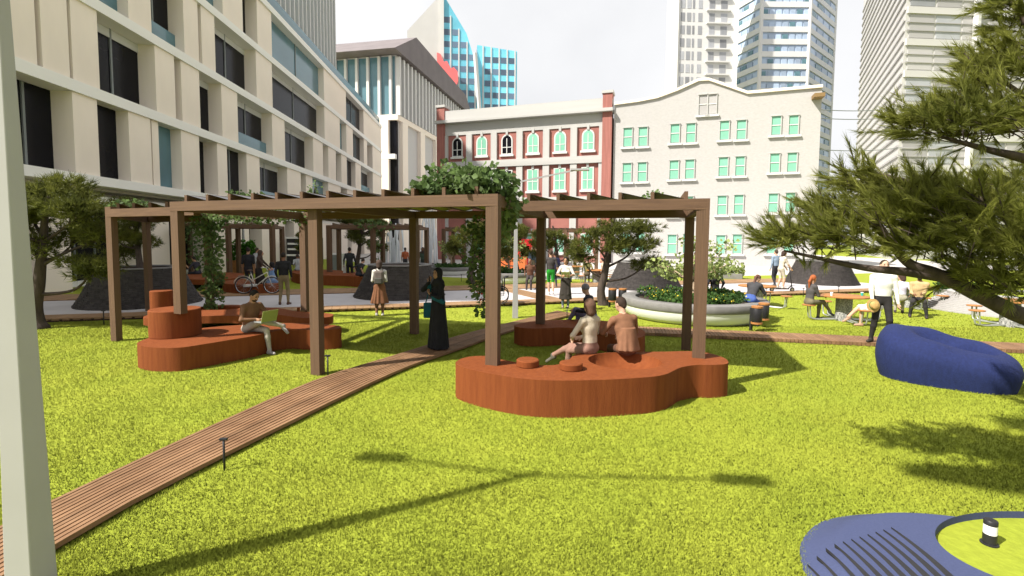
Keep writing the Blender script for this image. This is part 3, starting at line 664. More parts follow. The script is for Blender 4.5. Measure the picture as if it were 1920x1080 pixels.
p=G(458,512); dup(LP,(p.x,p.y,0),R(80),'distant lamp post beside the timber plant crates')
# small T shaped path lights
pl=thing('path_light','black T shaped path light on the lawn beside the middle of the boardwalk','path light',gpos(421,882),0,'small black path lights'); 
MB().lathe([(.011,-.03),(.011,.315)],8).build('stem',M['black'],pl,True,local=True); MB().box(-.038,.038,-.016,.016,.312,.334).build('head',M['black'],pl,local=True,bevel=.004)
for px,py,lb in ((615,708,'black path light at the foot of the front pergola post'),(195,609,'black path light near the leaning left pergola post'),(1063,600,'black path light where the two boardwalks meet'),(1506,557,'black path light at the plaza edge by the redhead at the table'),(1436,558,'black path light at the plaza edge by the round table'),(1572,553,'black path light at the plaza edge before the stone cone'),(865,528,'black path light on the far lawn by the robed woman'),(653,533,'black path light on the far lawn near the man in shorts'),(1363,560,'black path light behind the flower bowl')):
    dup(pl,gpos(px,py),0,lb,1.15)
# litter bins
def binn(label,px,py,sc=1):
    r=thing('litter_bin',label,'litter bin',gpos(px,py),.5,'black drum litter bins with timber bands')
    if 'bin' in _proto: 
        COL.objects.unlink(r); bpy.data.objects.remove(r); return dup(_proto['bin'],gpos(px,py),.5,label)
    _proto['bin']=r
    MB().box(-.035,.035,.13,.18,-.02,.6).build('post',M['black'],r,local=True)
    MB().lathe([(.12,.24),(.128,.25),(.128,.62),(.12,.63)],28).build('drum',M['black'],r,True,local=True,auto=40)
    for z in (.205,.62): MB().lathe([(.138,z),(.138,z+.045),(.122,z+.05)],28).build('band',M['top'],r,True,local=True,auto=40)
    return r
_proto={}
binn('black drum bin on a post at the side of the large flower bowl',1418,622); binn('timber banded bin behind the bin next to the flower bowl',1431,614)
binn('black bin at the plaza edge beside the spreading pine trunk',1148,577); binn('black bin between the pine trunk and the flower bowl',1167,577)
# picnic tables
def table(label,px,py,rz,skip=()):
    if 'tab' in _proto:
        return dup(_proto['tab'],gpos(px,py),rz,label)
    r=thing('picnic_table',label,'picnic table',gpos(px,py),rz,'round timber picnic tables with terrazzo drums'); _proto['tab']=r
    MB().lathe([(.6,.70),(.62,.71),(.62,.735),(.6,.745)],48).build('table_top',M['top'],r,True,local=True,auto=40)
    MB().lathe([(.21,-.02),(.21,.70)],32).build('pedestal',M['terrazzo'],r,True,local=True,auto=40)
    for k in range(4):
        a=k*math.pi/2+.3; d=Vector((math.cos(a),math.sin(a),0)); s=d*.98
        MB().lathe([(.17,.43),(.18,.44),(.18,.455),(.17,.465)],24,s).build('stool_seat',M['top'],r,True,local=True,auto=40)
        n=Vector((-d.y,d.x,0))
        q=MB()
        for o in (-.07,.07):
            q.tube(spline([d*.2+n*o+Vector((0,0,.05)),d*.6+n*o+Vector((0,0,.035)),d*.86+n*o+Vector((0,0,.045)),d*.95+n*o+Vector((0,0,.12)),d*.98+n*o+Vector((0,0,.43))],5,False),.02,8)
        q.build('stool_leg',M['chrome_leg'],r,True,local=True)
    return r
TB1=table('round picnic table where the redhead with the ponytail sits',1581,601,2.75)
TB2=table('round picnic table near the edge of the large flower bowl',1418,574,.4)
TB3=table('round picnic table in front of the pale stepped mound',1892,612,2.9)
TB4=table('round picnic table where the man in the tan jacket sits',1704,576,1.0)
TB5=table('far picnic table where the person in the olive hoodie sits',1118,532,.2); TB6=table('far picnic table behind the man in green shorts',1080,522,1.2)
# ---------------------------------------------------------------- mounds
def mound_blue():
    hc=np.array([4.15,3.30]); ha,hb=1.0,.55; H=.12
    ol=[Vector((x,y,0)) for x,y in ((2.06,3.2),(2.18,3.5),(2.37,3.72),(2.65,3.9),(3.1,3.99),(3.8,3.96),(4.5,3.98),(5.2,3.8),(5.6,3.2),(5.5,2.4),(4.8,1.9),(3.8,1.75),(2.9,1.9),(2.3,2.3),(2.06,2.8))]
    P=spline(ol,10); P=np.array([(p.x,p.y) for p in P]); an=np.unwrap(np.arctan2(P[:,1]-hc[1],P[:,0]-hc[0])); rd=np.hypot(P[:,0]-hc[0],P[:,1]-hc[1])
    o=np.argsort(np.mod(an,2*np.pi)); A=np.mod(an,2*np.pi)[o]; Rr=rd[o]; A=np.concatenate([A-2*np.pi,A,A+2*np.pi]); Rr=np.tile(Rr,3)
    nt_,nr=420,300; th=np.linspace(0,2*np.pi,nt_,endpoint=False); ro=np.interp(th,A,Rr); ri=1/np.sqrt((np.cos(th)/ha)**2+(np.sin(th)/hb)**2)
    t=np.linspace(0,1,nr)[:,None]; rr=ri+(ro-ri)*t; X=hc[0]+rr*np.cos(th); Y=hc[1]+rr*np.sin(th)
    de=(ro-rr); s=np.clip(de/.35,0,1); Z=H*(s*s*(3-2*s))*.9+.012
    s2=np.clip(de/.02,0,1); Z=Z*s2-.03*(1-s2)
    V=np.stack([X,Y,Z],-1).reshape(-1,3)
    i=np.arange(nr-1)[:,None]*nt_; j=np.arange(nt_)[None]; j2=(j+1)%nt_
    Fq=np.stack([i+j,i+nt_+j,i+nt_+j2,i+j2],-1).reshape(-1,4)[:,::-1]
    r=thing('blue_mound','low blue rubber mound with curved ridges round a grass hollow','play mound',(hc[0],hc[1],0))
    mesh_np('rubber_surface',V,[Fq],M['bluerub'],r)
    for q in range(11):   # black crescent strips: the shade between the ridges put in as colour
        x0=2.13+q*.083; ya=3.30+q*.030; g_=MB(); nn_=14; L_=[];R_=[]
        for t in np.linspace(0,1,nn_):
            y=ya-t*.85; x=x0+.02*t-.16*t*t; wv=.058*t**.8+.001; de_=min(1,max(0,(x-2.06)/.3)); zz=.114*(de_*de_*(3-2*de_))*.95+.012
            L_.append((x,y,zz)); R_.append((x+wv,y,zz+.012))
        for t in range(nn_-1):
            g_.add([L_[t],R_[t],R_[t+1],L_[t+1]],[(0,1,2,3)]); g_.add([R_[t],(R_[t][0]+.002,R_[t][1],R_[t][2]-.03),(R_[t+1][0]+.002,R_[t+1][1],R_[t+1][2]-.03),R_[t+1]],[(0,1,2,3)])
        g_.build('ridge_shade',M['black'],r)
    w_=MB(); k=72
    for a in range(k):
        b=(a+1)%k; f=lambda q,z:(hc[0]+ha*math.cos(2*math.pi*q/k),hc[1]+hb*math.sin(2*math.pi*q/k),z)
        w_.add([f(a,.02),f(b,.02),f(b,H+.001),f(a,H+.001)],[(0,3,2,1)])
    w_.build('hollow_wall',M['bluerub'],r)
    MB().add([(hc[0]+ha*1.02*math.cos(2*math.pi*q/k),hc[1]+hb*1.03*math.sin(2*math.pi*q/k),.062) for q in range(k)],[tuple(range(k))]).build('turf',M['lawn'],r)
    b=G(1855,1019,.065); r2=thing('bollard_light','short black bollard light with white band in the grass hollow','bollard light',(b.x,b.y,.06))
    MB().lathe([(.055,0),(.055,.012),(.042,.014),(.042,.085)],24).build('base',M['black'],r2,True,local=True,auto=40)
    MB().lathe([(.041,.085),(.041,.155)],24).build('lens',M['white'],r2,True,local=True,auto=40)
    MB().lathe([(.042,.155),(.042,.185),(.038,.19)],24).build('cap',M['black'],r2,True,local=True,auto=40)
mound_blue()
wc=Vector((16.6,15.9,0)); wc=At(1905,560,16.2); wc.z=0
r=thing('stepped_mound','pale stepped circular mound with grass on top behind the picnic table','play mound',(wc.x,wc.y,0))
n=11
for k in range(n):
    Rk=2.5-.075*k; MB().lathe([(Rk,k*.05-.01),(Rk,(k+1)*.05)],72,wc).build('step',M['whiterub'],r,True,auto=40)
MB().lathe([(.02,n*.05+.004),(1.25,n*.05+.004)],48,wc,cap1=False).build('turf',M['lawn'],r)
MB().lathe([(1.25,n*.05),(1.25,n*.05+.05),(1.75,n*.05+.05),(1.75,n*.05)],64,wc,cap0=False,cap1=False).build('rim',M['whiterub'],r,True,auto=40)
# ---------------------------------------------------------------- concrete planter boxes, crates, kiosk pieces
def pbox(label,pa,pb,h,d,mt,leaf,n,size,name='planter_box',hh=.3):
    a=G(*pa);b=G(*pb); dv=(b-a).normalized(); nv=Vector((-dv.y,dv.x,0)); L=(b-a).length; c=(a+b)/2+nv*d/2
    r=thing(name,label,'planter',(c.x,c.y,0),0,'rectangular planters around the lawn')
    MB().obox(c+Vector((0,0,h/2)),dv*L/2,nv*d/2,(0,0,h/2)).build('box',M[mt],r,bevel=.015)
    m=max(2,int(L/.35)); cs=[c+dv*L*((i+.5)/m-.5)+Vector((0,0,h+hh*.35)) for i in range(m)]
    tag(leaves('hedge',cs,[(.24,d*.42,hh*.5)]*m,n,size,M[leaf],r),kind='stuff'); return r,c,dv,nv,L
pbox('concrete planter box with pale shrubs beyond the tan jacket man',(1776,558),(1852,560),.32,.9,'concrete','cover',900,.12)
pbox('long low concrete planter box in front of the cream building',(1268,519),(1392,524),.32,1.0,'concrete','leaf',1200,.16,hh=.5)
r,c,dv,nv,L=pbox('slatted timber crate planter with bright green shrubs',(434,514),(453,514),.85,.7,'top','fresh',700,.16,'timber_crate',1.4)
pbox('second slatted timber crate planter beside the distant lamp post',(454.5,514),(472,514),.85,.7,'top','fresh',700,.16,'timber_crate',1.4)
# rust benches on the far lawn
def farbench(label,pts,z0,z1,legs=True):
    P=[G(x,y,z1) for x,y in pts]; slab('far_bench',label,P,z0,z1,None,(),[P[0].lerp(P[len(P)//2],.25),P[0].lerp(P[len(P)//2],.75)] if legs else ())
farbench('distant raised rust bench behind the hanging ivy column',[(345,517),(370,512),(420,511),(456,513),(450,520),(400,524),(352,523)],.22,.45)
farbench('distant low rust bench behind the bicycle where the blue dress sits',[(420,527),(450,524),(500,524),(526,527),(520,532),(470,534),(424,532)],0,.45,False)
farbench('distant rust bench beside the man in the dark jacket',[(550,507),(600,505),(660,509),(700,513),(690,519),(640,517),(580,515),(552,512)],.0,.5,False)
farbench('distant rust bench block next to the stone cone planter',[(672,513),(700,511),(712,515),(700,520),(676,519)],0,.5,False)
def simplebox(name,label,cat,px,py,wd,dp,h,mt,parts=()):
    p=G(px,py); r=thing(name,label,cat,(p.x,p.y,0)); c=p+Vector((0,dp/2,0))
    MB().box(c.x-wd/2,c.x+wd/2,c.y-dp/2,c.y+dp/2,-.02,h).build('body',M[mt],r,bevel=.02)
    for nm,x0,x1,z0,z1,m2 in parts:
        MB().box(c.x+x0,c.x+x1,c.y-dp/2-.03,c.y-dp/2+.01,z0,z1).build(nm,M[m2],r)
    return r
M['red']=mat('red_paint',(.55,.02,.03),.4,.05); M['orange']=mat('orange_panel',(.62,.16,.05),.5,.05); M['grey']=mat('grey_panel',(.20,.22,.22),.6,.1)
simplebox('red_booth','bright red booth beyond the shaded bowl planter','booth',984,512,.95,.95,2.3,'red',[('door',-.35,.35,.05,1.95,'red'),('window',-.3,.3,1.0,1.85,'glass')])
simplebox('orange_stall','low orange counter beside the red booth','stall',957,512,2.2,.8,1.1,'orange',[('panel',-1.0,-.05,.1,1.0,'orange'),('panel',.05,1.0,.1,1.0,'orange')])
simplebox('grey_cabinet','pale framed grey utility cabinet behind the far rust bench','cabinet',632,510,.8,.5,1.25,'white',[('door',-.32,.32,.08,1.15,'grey')])
k=simplebox('food_cart','black food cart with white striped shelves in front of the office building','food cart',567,497,2.6,1.2,2.3,'black',[('shelf',-1.2,1.2,1.25,1.4,'white'),('shelf',-1.2,1.2,1.7,1.85,'white'),('awning',-1.35,1.35,2.2,2.34,'white'),('counter',-1.3,1.3,.75,.9,'white')])
# fountain jets
def fountain(label,px,py,H,seed):
    p=G(px,py); r=thing('fountain',label,'fountain',(p.x,p.y,0),0,'white fountain jets behind the plaza'); rr=random.Random(seed)
    MB().lathe([(1.3,-.02),(1.3,.32),(1.1,.36),(1.05,.25),(.02,.25)],40,p,cap1=False).build('basin',M['concrete'],r,True,auto=40)
    for i in range(7):
        a=i*2*math.pi/7; d=Vector((math.cos(a),math.sin(a),0)); h=H*(.55+.45*rr.random()); s=.32*rr.random()+.12
        pts=[p+Vector((0,0,.25))+d*.1]+[p+d*(.1+s*t)+Vector((0,0,.25+h*(1-(1-t)**2))) for t in (.2,.4,.6,.8,1.0)]+[p+d*(.1+s*1.35)+Vector((0,0,.25+h*.75)),p+d*(.1+s*1.6)+Vector((0,0,.3))]
        q=spline(pts,4,False); MB().tube(q,[.035+.012*rr.random()+(.03*(k/len(q))) for k in range(len(q))],7).build('jet',M['jet'],r,True)
fountain('fountain spraying white water behind the stone cone planter',738,506,3.1,2); fountain('slim fountain jet in front of the red brick building edge',806,503,4.2,3)
# ---------------------------------------------------------------- bicycle, wheelchair, scooter
M['cream']=mat('cream_paint',(.50,.47,.40),.4,.05); M['tyre']=mat('rubber_tyre',(.02,.02,.022),.8); M['leather']=mat('brown_leather',(.06,.035,.025),.6)
def bicycle(label,px,py,rz):
    p=G(px,py,.1); r=thing('bicycle',label,'bicycle',(p.x,p.y,.1),rz); Y=(0,1,0); W=.335
    for x in (-.53,.53):
        wh=ring(MB(),(x,0,W),Y,W-.018,.018,36,6).build('wheel',M['tyre'],r,True,local=True)
        ring(MB(),(x,0,W),Y,W-.045,.011,36,5).build('rim',M['steel'],wh,True,local=True)
        sp=MB(); spokes(sp,(x,0,W),Y,W-.05,16); sp.build('spokes',M['steel'],wh,local=True)
        fe=MB(); pts=[Vector((x+(W+.035)*math.cos(t),0,W+(W+.035)*math.sin(t))) for t in np.linspace(.35,2.9,14)]; fe.tube(pts,.018,6); fe.build('mudguard',M['cream'],r,True,local=True)
    fr=MB(); hub=(-.53,0,W); bb_=(-.09,0,.30); st=(-.24,0,.80); hd=(.36,0,.86); h2=(.40,0,.70); fk=(.53,0,W)
    for a,b,rd in ((bb_,st,.018),(bb_,hub,.012),(st,hub,.011),(h2,bb_,.02),(hd,(-.18,0,.55),.017)): fr.tube([a,b],rd,8)
    fr.tube([hd,h2,(.45,0,.56),fk],.017,8); fr.build('frame',M['cream'],r,True,local=True)
    MB().obox((-.31,.045,.325),(.26,0,.015),(0,.018,0),(-.003,0,.05)).build('chain_case',M['white'],r,local=True,bevel=.02)
    MB().tube([st,(-.265,0,.90)],.013,8).build('seat_post',M['steel'],r,True,local=True)
    MB().lathe([(.02,0),(.1,.02),(.11,.045),(.06,.07),(.01,.075)],16,(-.28,0,.89)).build('saddle',M['leather'],r,True,local=True)
    MB().tube(spline([(.22,-.27,1.04),(.34,-.24,1.05),(.37,0,1.02),(.34,.24,1.05),(.22,.27,1.04)],5,False),.012,8).tube([hd,(.345,0,1.03)],.013,8).build('handlebar',M['steel'],r,True,local=True)
    MB().box(-.72,-.36,-.06,.06,.70,.715).build('carrier',M['steel'],r,local=True)
    MB().tube([(-.09,.1,.3),(-.02,.1,.16)],.01,6).tube([(-.09,-.1,.3),(-.16,-.1,.44)],.01,6).tube([(-.09,-.1,.3),(-.09,.1,.3)],.012,6).build('crank',M['steel'],r,True,local=True)
    return r
BIKE=bicycle('cream step through bicycle held by the woman in the dark headscarf',484,551,.12)
def wheelchair(label,px,py,rz):
    p=G(px,py,.1); r=thing('wheelchair',label,'wheelchair',(p.x,p.y,.1),rz)
    for y in (-.28,.28):
        wh=ring(MB(),(0,y,.3),(0,1,0),.285,.016,32,6).build('wheel',M['tyre'],r,True,local=True); sp=MB(); spokes(sp,(0,y,.3),(0,1,0),.28,14); sp.build('spokes',M['steel'],wh,local=True)
        ring(MB(),(.42,y*.8,.08),(0,1,0),.065,.015,18,6).build('caster',M['tyre'],r,True,local=True)
        MB().tube([(-.2,y*.85,.95),(-.13,y*.85,.88),(-.12,y*.85,.3),(.3,y*.85,.42),(.42,y*.8,.16)],.014,7).tube([(-.28,y*.85,.94),(-.13,y*.85,.9)],.018,7).build('side_frame',M['black'],r,True,local=True)
    MB().box(-.12,.32,-.23,.23,.44,.49).build('seat',M['black'],r,local=True,bevel=.015); MB().box(-.16,-.12,-.23,.23,.48,.86).build('backrest',M['black'],r,local=True,bevel=.012)
    MB().box(.45,.62,-.18,.18,.12,.135).tube([(.3,-.16,.44),(.5,-.16,.13)],.012,6).tube([(.3,.16,.44),(.5,.16,.13)],.012,6).build('footrest',M['black'],r,local=True)
    return r
WCH=wheelchair('black wheelchair rolling along the near boardwalk of the plaza',938,569,R(180))
def scooter(label,px,py,rz):
    p=G(px,py,.08); r=thing('kick_scooter',label,'scooter',(p.x,p.y,.08),rz)
    for x in (-.45,.45):
        w_=ring(MB(),(x,0,.1),(0,1,0),.075,.028,24,8).build('wheel',M['tyre'],r,True,local=True); MB().tube([(x,-.02,.1),(x,.02,.1)],.05,14).build('rim',M['steel'],w_,local=True)
    MB().box(-.34,.27,-.075,.075,.11,.15).build('deck',M['black'],r,local=True,bevel=.012); MB().tube([(.25,0,.13),(.36,0,.22),(.42,0,.3)],.025,8).build('neck',M['black'],r,True,local=True)
    MB().tube([(.45,0,.12),(.28,0,1.08)],.02,10).build('stem',M['black'],r,True,local=True); MB().tube([(.28,-.24,1.08),(.28,.24,1.08)],.014,8).build('handlebar',M['black'],r,True,local=True)
    return r
SCO=scooter('black kick scooter under the woman in pale shorts',1466,547,0)
# overhead cable on the right
for y_,lb in ((202,'topmost thin overhead cable beside the cream gabled building'),(218,'second thin overhead cable just below the topmost one'),(277,'lowest thin overhead cable beside the cream gabled building')):
    cb_=MB(); a=At(1500,y_+1,43); b=At(1690,y_,60); cb_.tube([a.lerp(b,t)+Vector((0,0,-.3*math.sin(math.pi*t))) for t in np.linspace(0,1,12)],.045,5); tag(cb_.build('overhead_cable',M['grey']),lb,'cable','overhead cables')
# ================================================================ signed distance bodies
def sdf_mesh(prims,vox,mats,name,parent,k0=.02,local=False):
    """prims: dict(t, ..., m=material index, k=blend, sub=bool); one closed surface"""
    lo=np.full(3,1e9);hi=np.full(3,-1e9)
    for q in prims:
        if q.get('sub'): continue
        for c,rr in q['bb']: lo=np.minimum(lo,np.array(c)-rr); hi=np.maximum(hi,np.array(c)+rr)
    lo-=vox*2.5; hi+=vox*2.5; n=np.ceil((hi-lo)/vox).astype(int)+1
    ax=[lo[i]+vox*np.arange(n[i]) for i in range(3)]
    Fd=np.full(n,.2,np.float32); best=np.full(n,.2,np.float32); lab=np.zeros(n,np.int8)
    for q in prims:
        l=np.full(3,1e9);h=np.full(3,-1e9); mg=.07
        for c,rr in q['bb']: l=np.minimum(l,np.array(c)-rr-mg); h=np.maximum(h,np.array(c)+rr+mg)
        i0=np.clip(((l-lo)/vox).astype(int),0,n-1); i1=np.clip(((h-lo)/vox).astype(int)+2,1,n)
        sl=tuple(slice(a,b) for a,b in zip(i0,i1))
        X=ax[0][sl[0]][:,None,None];Y=ax[1][sl[1]][None,:,None];Z=ax[2][sl[2]][None,None,:]
        d=q['f'](X,Y,Z).astype(np.float32); k=q.get('k',k0)
        if q.get('sub'):
            a=Fd[sl]; hh=np.maximum(k-np.abs(a+d),0)/k; Fd[sl]=np.maximum(a,-d)+hh*hh*k*.25; continue
        a=Fd[sl]; hh=np.maximum(k-np.abs(a-d),0)/k; Fd[sl]=np.minimum(a,d)-hh*hh*k*.25
        db=d-q.get('pri',0); up_=db<best[sl]; best[sl]=np.where(up_,db,best[sl]); lab[sl]=np.where(up_,q['m'],lab[sl])
    ins=Fd<0
    c=[ins[dx:n[0]-1+dx,dy:n[1]-1+dy,dz:n[2]-1+dz] for dx in(0,1) for dy in(0,1) for dz in(0,1)]
    s=sum(a.astype(np.int8) for a in c); act=(s>0)&(s<8); idx=np.full(act.shape,-1,np.int32); cells=np.argwhere(act); idx[act]=np.arange(len(cells))
    acc=np.zeros((len(cells),3)); cnt=np.zeros(len(cells))
    off=[np.array(o) for o in np.ndindex(2,2,2)]
    val=[Fd[cells[:,0]+o[0],cells[:,1]+o[1],cells[:,2]+o[2]] for o in off]
    for i in range(8):
        for j in range(i+1,8):
            if np.abs(off[i]-off[j]).sum()!=1: continue
            a,b=val[i],val[j]; m_=(a<0)!=(b<0); t=np.where(m_,a/(a-b+1e-12),0)[:,None]
            acc+=np.where(m_[:,None],off[i]+(off[j]-off[i])*t,0); cnt+=m_
    V=lo+(cells+acc/cnt[:,None])*vox
    FL=[];ML=[]
    for axi in range(3):
        u,v=(axi+1)%3,(axi+2)%3
        a=ins; sh=[slice(None)]*3; sh2=[slice(None)]*3; sh[axi]=slice(0,-1); sh2[axi]=slice(1,None)
        e=a[tuple(sh)]!=a[tuple(sh2)]; e[tuple(slice(0,1) if i==u else slice(None) for i in range(3))]=False; e[tuple(slice(0,1) if i==v else slice(None) for i in range(3))]=False
        pt=np.argwhere(e); pt=pt[(pt[:,u]<n[u]-1)&(pt[:,v]<n[v]-1)]
        du=np.zeros(3,int);du[u]=1;dv=np.zeros(3,int);dv[v]=1
        g_=lambda p:idx[p[:,0],p[:,1],p[:,2]]
        q=np.stack([g_(pt-du-dv),g_(pt-dv),g_(pt),g_(pt-du)],1); fl=ins[pt[:,0],pt[:,1],pt[:,2]]
        q=np.where(fl[:,None],q,q[:,::-1]); q_ok=(q>=0).all(1); FL.append(q[q_ok]); ML.append(lab[pt[:,0],pt[:,1],pt[:,2]][q_ok])
    Fq=np.concatenate(FL); fm=np.concatenate(ML)
    return mesh_np(name,V,[Fq],mats,parent,smooth=True,fm=fm,local=local)
def cap(a,b,ra,rb,m=0,k=.02,flat=None,fold=None,pri=0):
    a=np.array(a,float);b=np.array(b,float); ab=b-a; L2=max(ab@ab,1e-9)
    def f(X,Y,Z):
        x,y,z=X-a[0],Y-a[1],Z-a[2]
        t=np.clip((x*ab[0]+y*ab[1]+z*ab[2])/L2,0,1)
        x=x-t*ab[0];y=y-t*ab[1];z=z-t*ab[2]
        if flat is not None:
            nn,s=flat; dp=(x*nn[0]+y*nn[1]+z*nn[2])*(s-1); x=x+nn[0]*dp;y=y+nn[1]*dp;z=z+nn[2]*dp
        r=np.sqrt(x*x+y*y+z*z)
        w_=ra+(rb-ra)*t
        if fold: w_=w_+fold[0]*t*np.sin(fold[1]*np.arctan2(y,x)+2*np.sin(t*5))
        return r-w_
    bs=1 if (flat is None or flat[1]>=1) else 1/flat[1]
    return dict(f=f,bb=[(a,ra*bs),(b,rb*bs)],m=m,k=k,pri=pri)
def skirt(a,b,ra,rb,m,sy=.8,fold=(.012,9),k=.02,pri=.0):
    """flared open garment from a (top) down to b, flat hem"""
    a=np.array(a,float);b=np.array(b,float)
    def f(X,Y,Z):
        t=np.clip((a[2]-Z)/(a[2]-b[2]),0,1); cx=a[0]+(b[0]-a[0])*t; cy=a[1]+(b[1]-a[1])*t
        x=X-cx; y=(Y-cy)/sy; an=np.arctan2(y,x); r=np.sqrt(x*x+y*y)-(ra+(rb-ra)*t+fold[0]*t*np.sin(fold[1]*an+np.sin(3*an)*1.3))
        return np.maximum(r*.9,np.maximum(Z-a[2],b[2]-Z))
    R_=max(ra,rb)+.03
    return dict(f=f,bb=[((a[0],a[1],a[2]-R_),R_),((b[0],b[1],b[2]+R_),R_)],m=m,k=k,pri=pri)
def ell(c,r,m=0,k=.02,B=None,sub=False,pri=0):
    c=np.array(c,float);r=np.array(r,float); B=np.eye(3) if B is None else np.array(B,float)
    def f(X,Y,Z):
        x,y,z=X-c[0],Y-c[1],Z-c[2]; q=[(x*B[i,0]+y*B[i,1]+z*B[i,2])/r[i] for i in range(3)]
        k0=np.sqrt(q[0]**2+q[1]**2+q[2]**2); return (k0-1)*r.min()*np.where(k0<1,1,1.0)
    return dict(f=f,bb=[(c,r.max())],m=m,k=k,sub=sub,pri=pri)
def ik(a,t,l1,l2,hint):
    a=Vector(a);t=Vector(t); d=t-a; L=d.length; mx=(l1+l2)*.998
    if L>mx: t=a+d/L*mx; d=t-a; L=mx
    d/=L; x=(l1*l1-l2*l2+L*L)/(2*L); h=math.sqrt(max(l1*l1-x*x,0)); hv=Vector(hint); hv=hv-d*hv.dot(d)
    hv=hv.normalized() if hv.length>1e-4 else Vector((0,1,0)); return a+d*x+hv*h,t
_pm={}
def pcol(c,rough=.85):
    k=tuple(c)+(rough,)
    if k not in _pm: _pm[k]=mat('cloth_%d'%len(_pm),c,rough,.18,scale=9,bump=.25,bscale=60,spec=.2)
    return _pm[k]
SKIN={'light':(.50,.30,.21),'tan':(.36,.20,.12),'brown':(.20,.10,.06),'dark':(.085,.045,.03)}
def human(label,loc,head,H=1.74,skin='light',hair=(.03,.02,.015),style='short',top=(.3,.3,.3),arm=None,bot=(.05,.05,.06),shin=None,shoe=(.04,.03,.03),
          sit=None,lean=0,wr=None,el=None,an=None,kn=None,yaw=0,pitch=0,tilt=0,skirts=(),female=False,vox=.013,feetyaw=(0,0),coat=None,extra=(),beard=None,roll=0,group='people in the park',twist=0,curl=.5,handdir=None,eyes=False,collar=None):
    s=H/1.75; root=thing('person',label,'person',loc,head,group)
    mats=[pcol(SKIN[skin],.6),pcol(top),pcol(SKIN[skin],.6) if arm=='skin' else pcol(arm or top),pcol(bot),pcol(SKIN[skin],.6) if shin=='skin' else pcol(shin or bot),pcol(shoe,.6)]
    V=Vector; P=[]
    hip=V((0,0,.93)) if sit is None else V((0,0,sit/s+.10))
    le=R(lean); tq=math.sin(R(roll))
    upv=V((tq,math.sin(le),math.cos(le))).normalized(); fwd=V((0,math.cos(le),-math.sin(le)))
    rt=V((math.cos(R(twist)),-math.sin(R(twist)),0)); rt=(rt-upv*rt.dot(upv)).normalized(); fw2=upv.cross(rt)
    waist=hip+upv*.13; chest=hip+upv*.33; nb=hip+upv*.52; 
    sw=.165 if female else .185; hw=.092 if female else .085
    fl=(tuple(fw2),1.45)
    P.append(cap(hip+upv*.0,waist,.148 if female else .14,.128 if female else .142,3,.05,flat=fl)); P.append(cap(waist,chest,.128 if female else .145,.15 if female else .163,1,.05,flat=fl,pri=.01))
    P.append(cap(chest,hip+upv*.44,.15 if female else .163,.125,1,.05,flat=fl)); P.append(cap(hip+upv*.455-rt*sw*.85,hip+upv*.455+rt*sw*.85,.068,.068,1,.05))
    if female: 
        for sx in (-1,1): P.append(ell(chest+fw2*.075+rt*.07*sx-upv*.02,(.065,.06,.065),1,.03))
    P.append(cap(nb-upv*.04,nb+upv*.08,.058,.052,0,.025))
    # head
    hf=(fw2*math.cos(R(pitch))+upv*math.sin(R(pitch))); hf=V((hf.x,hf.y,hf.z)); c_,s_=math.cos(R(yaw)),math.sin(R(yaw)); hf=V((hf.x*c_+hf.y*s_,-hf.x*s_+hf.y*c_,hf.z)).normalized()
    hu=V((math.sin(R(tilt)),0,1)); hu=(hu-hf*hu.dot(hf)).normalized(); hr=hf.cross(hu)
    hc=nb+upv*.135+hu*.05+hf*.022; B=[tuple(hr),tuple(hf),tuple(hu)]
    P+= [ell(hc,(.074,.094,.108),0,.02,B),ell(hc-hu*.06+hf*.03,(.052,.06,.06),0,.03,B),cap(hc+hf*.09+hu*.012,hc+hf*.112-hu*.022,.009,.014,0,.012),cap(hc+hf*.088-hu*.055-hr*.018,hc+hf*.088-hu*.055+hr*.018,.009,.009,0,.012)]
    for sx in (-1,1): P.append(ell(hc+hr*.076*sx-hu*.005-hf*.005,(.012,.02,.03),0,.008,B))
    # arms
    wr=wr or {}; el=el or {}
    for sx,nm in ((-1,'L'),(1,'R')):
        sh=hip+upv*.455+rt*sw*sx; tgt=V(wr.get(nm,(.235*sx,.05,.86 if sit is None else .62+sit/s-.42))); hint=V(el.get(nm,(.22*sx,-1,-.2)))
        e,w_=ik(sh,tgt,.285,.255,hint)
        P+= [cap(sh,e,.056,.043,1,.03),cap(e,w_,.042,.029,2,.02)]
        dirh=V(handdir[nm]).normalized() if handdir and nm in handdir else (w_-e).normalized()
        if coat: P.append(cap(e,e.lerp(w_,.85),.047,.042,1,.02))
        side=dirh.cross(V((-sx,.3,0))); side=side.normalized() if side.length>.01 else V((0,0,1)); nn=dirh.cross(side).normalized()*(1 if sx>0 else -1)
        pm=w_+dirh*.05; P.append(cap(w_+dirh*.01,w_+dirh*.075,.03,.036,0,.015,flat=(tuple(nn),1.8)))
        for i,(o,ln) in enumerate(((-.03,.06),(-.01,.075),(.01,.07),(.03,.055))):
            b0=w_+dirh*.085+side*o; m1=b0+dirh*ln*.55-nn*curl*.02; t1=m1+dirh*ln*.4*(1-curl*.6)-nn*curl*.045
            P+= [cap(b0,m1,.0095,.009,0,.004),cap(m1,t1,.009,.008,0,.004)]
        tb=w_+dirh*.03-side*.03; P.append(cap(tb,tb+dirh*.045-side*.03-nn*curl*.02,.012,.0095,0,.006))
    # legs
    an=an or {}; kn=kn or {}
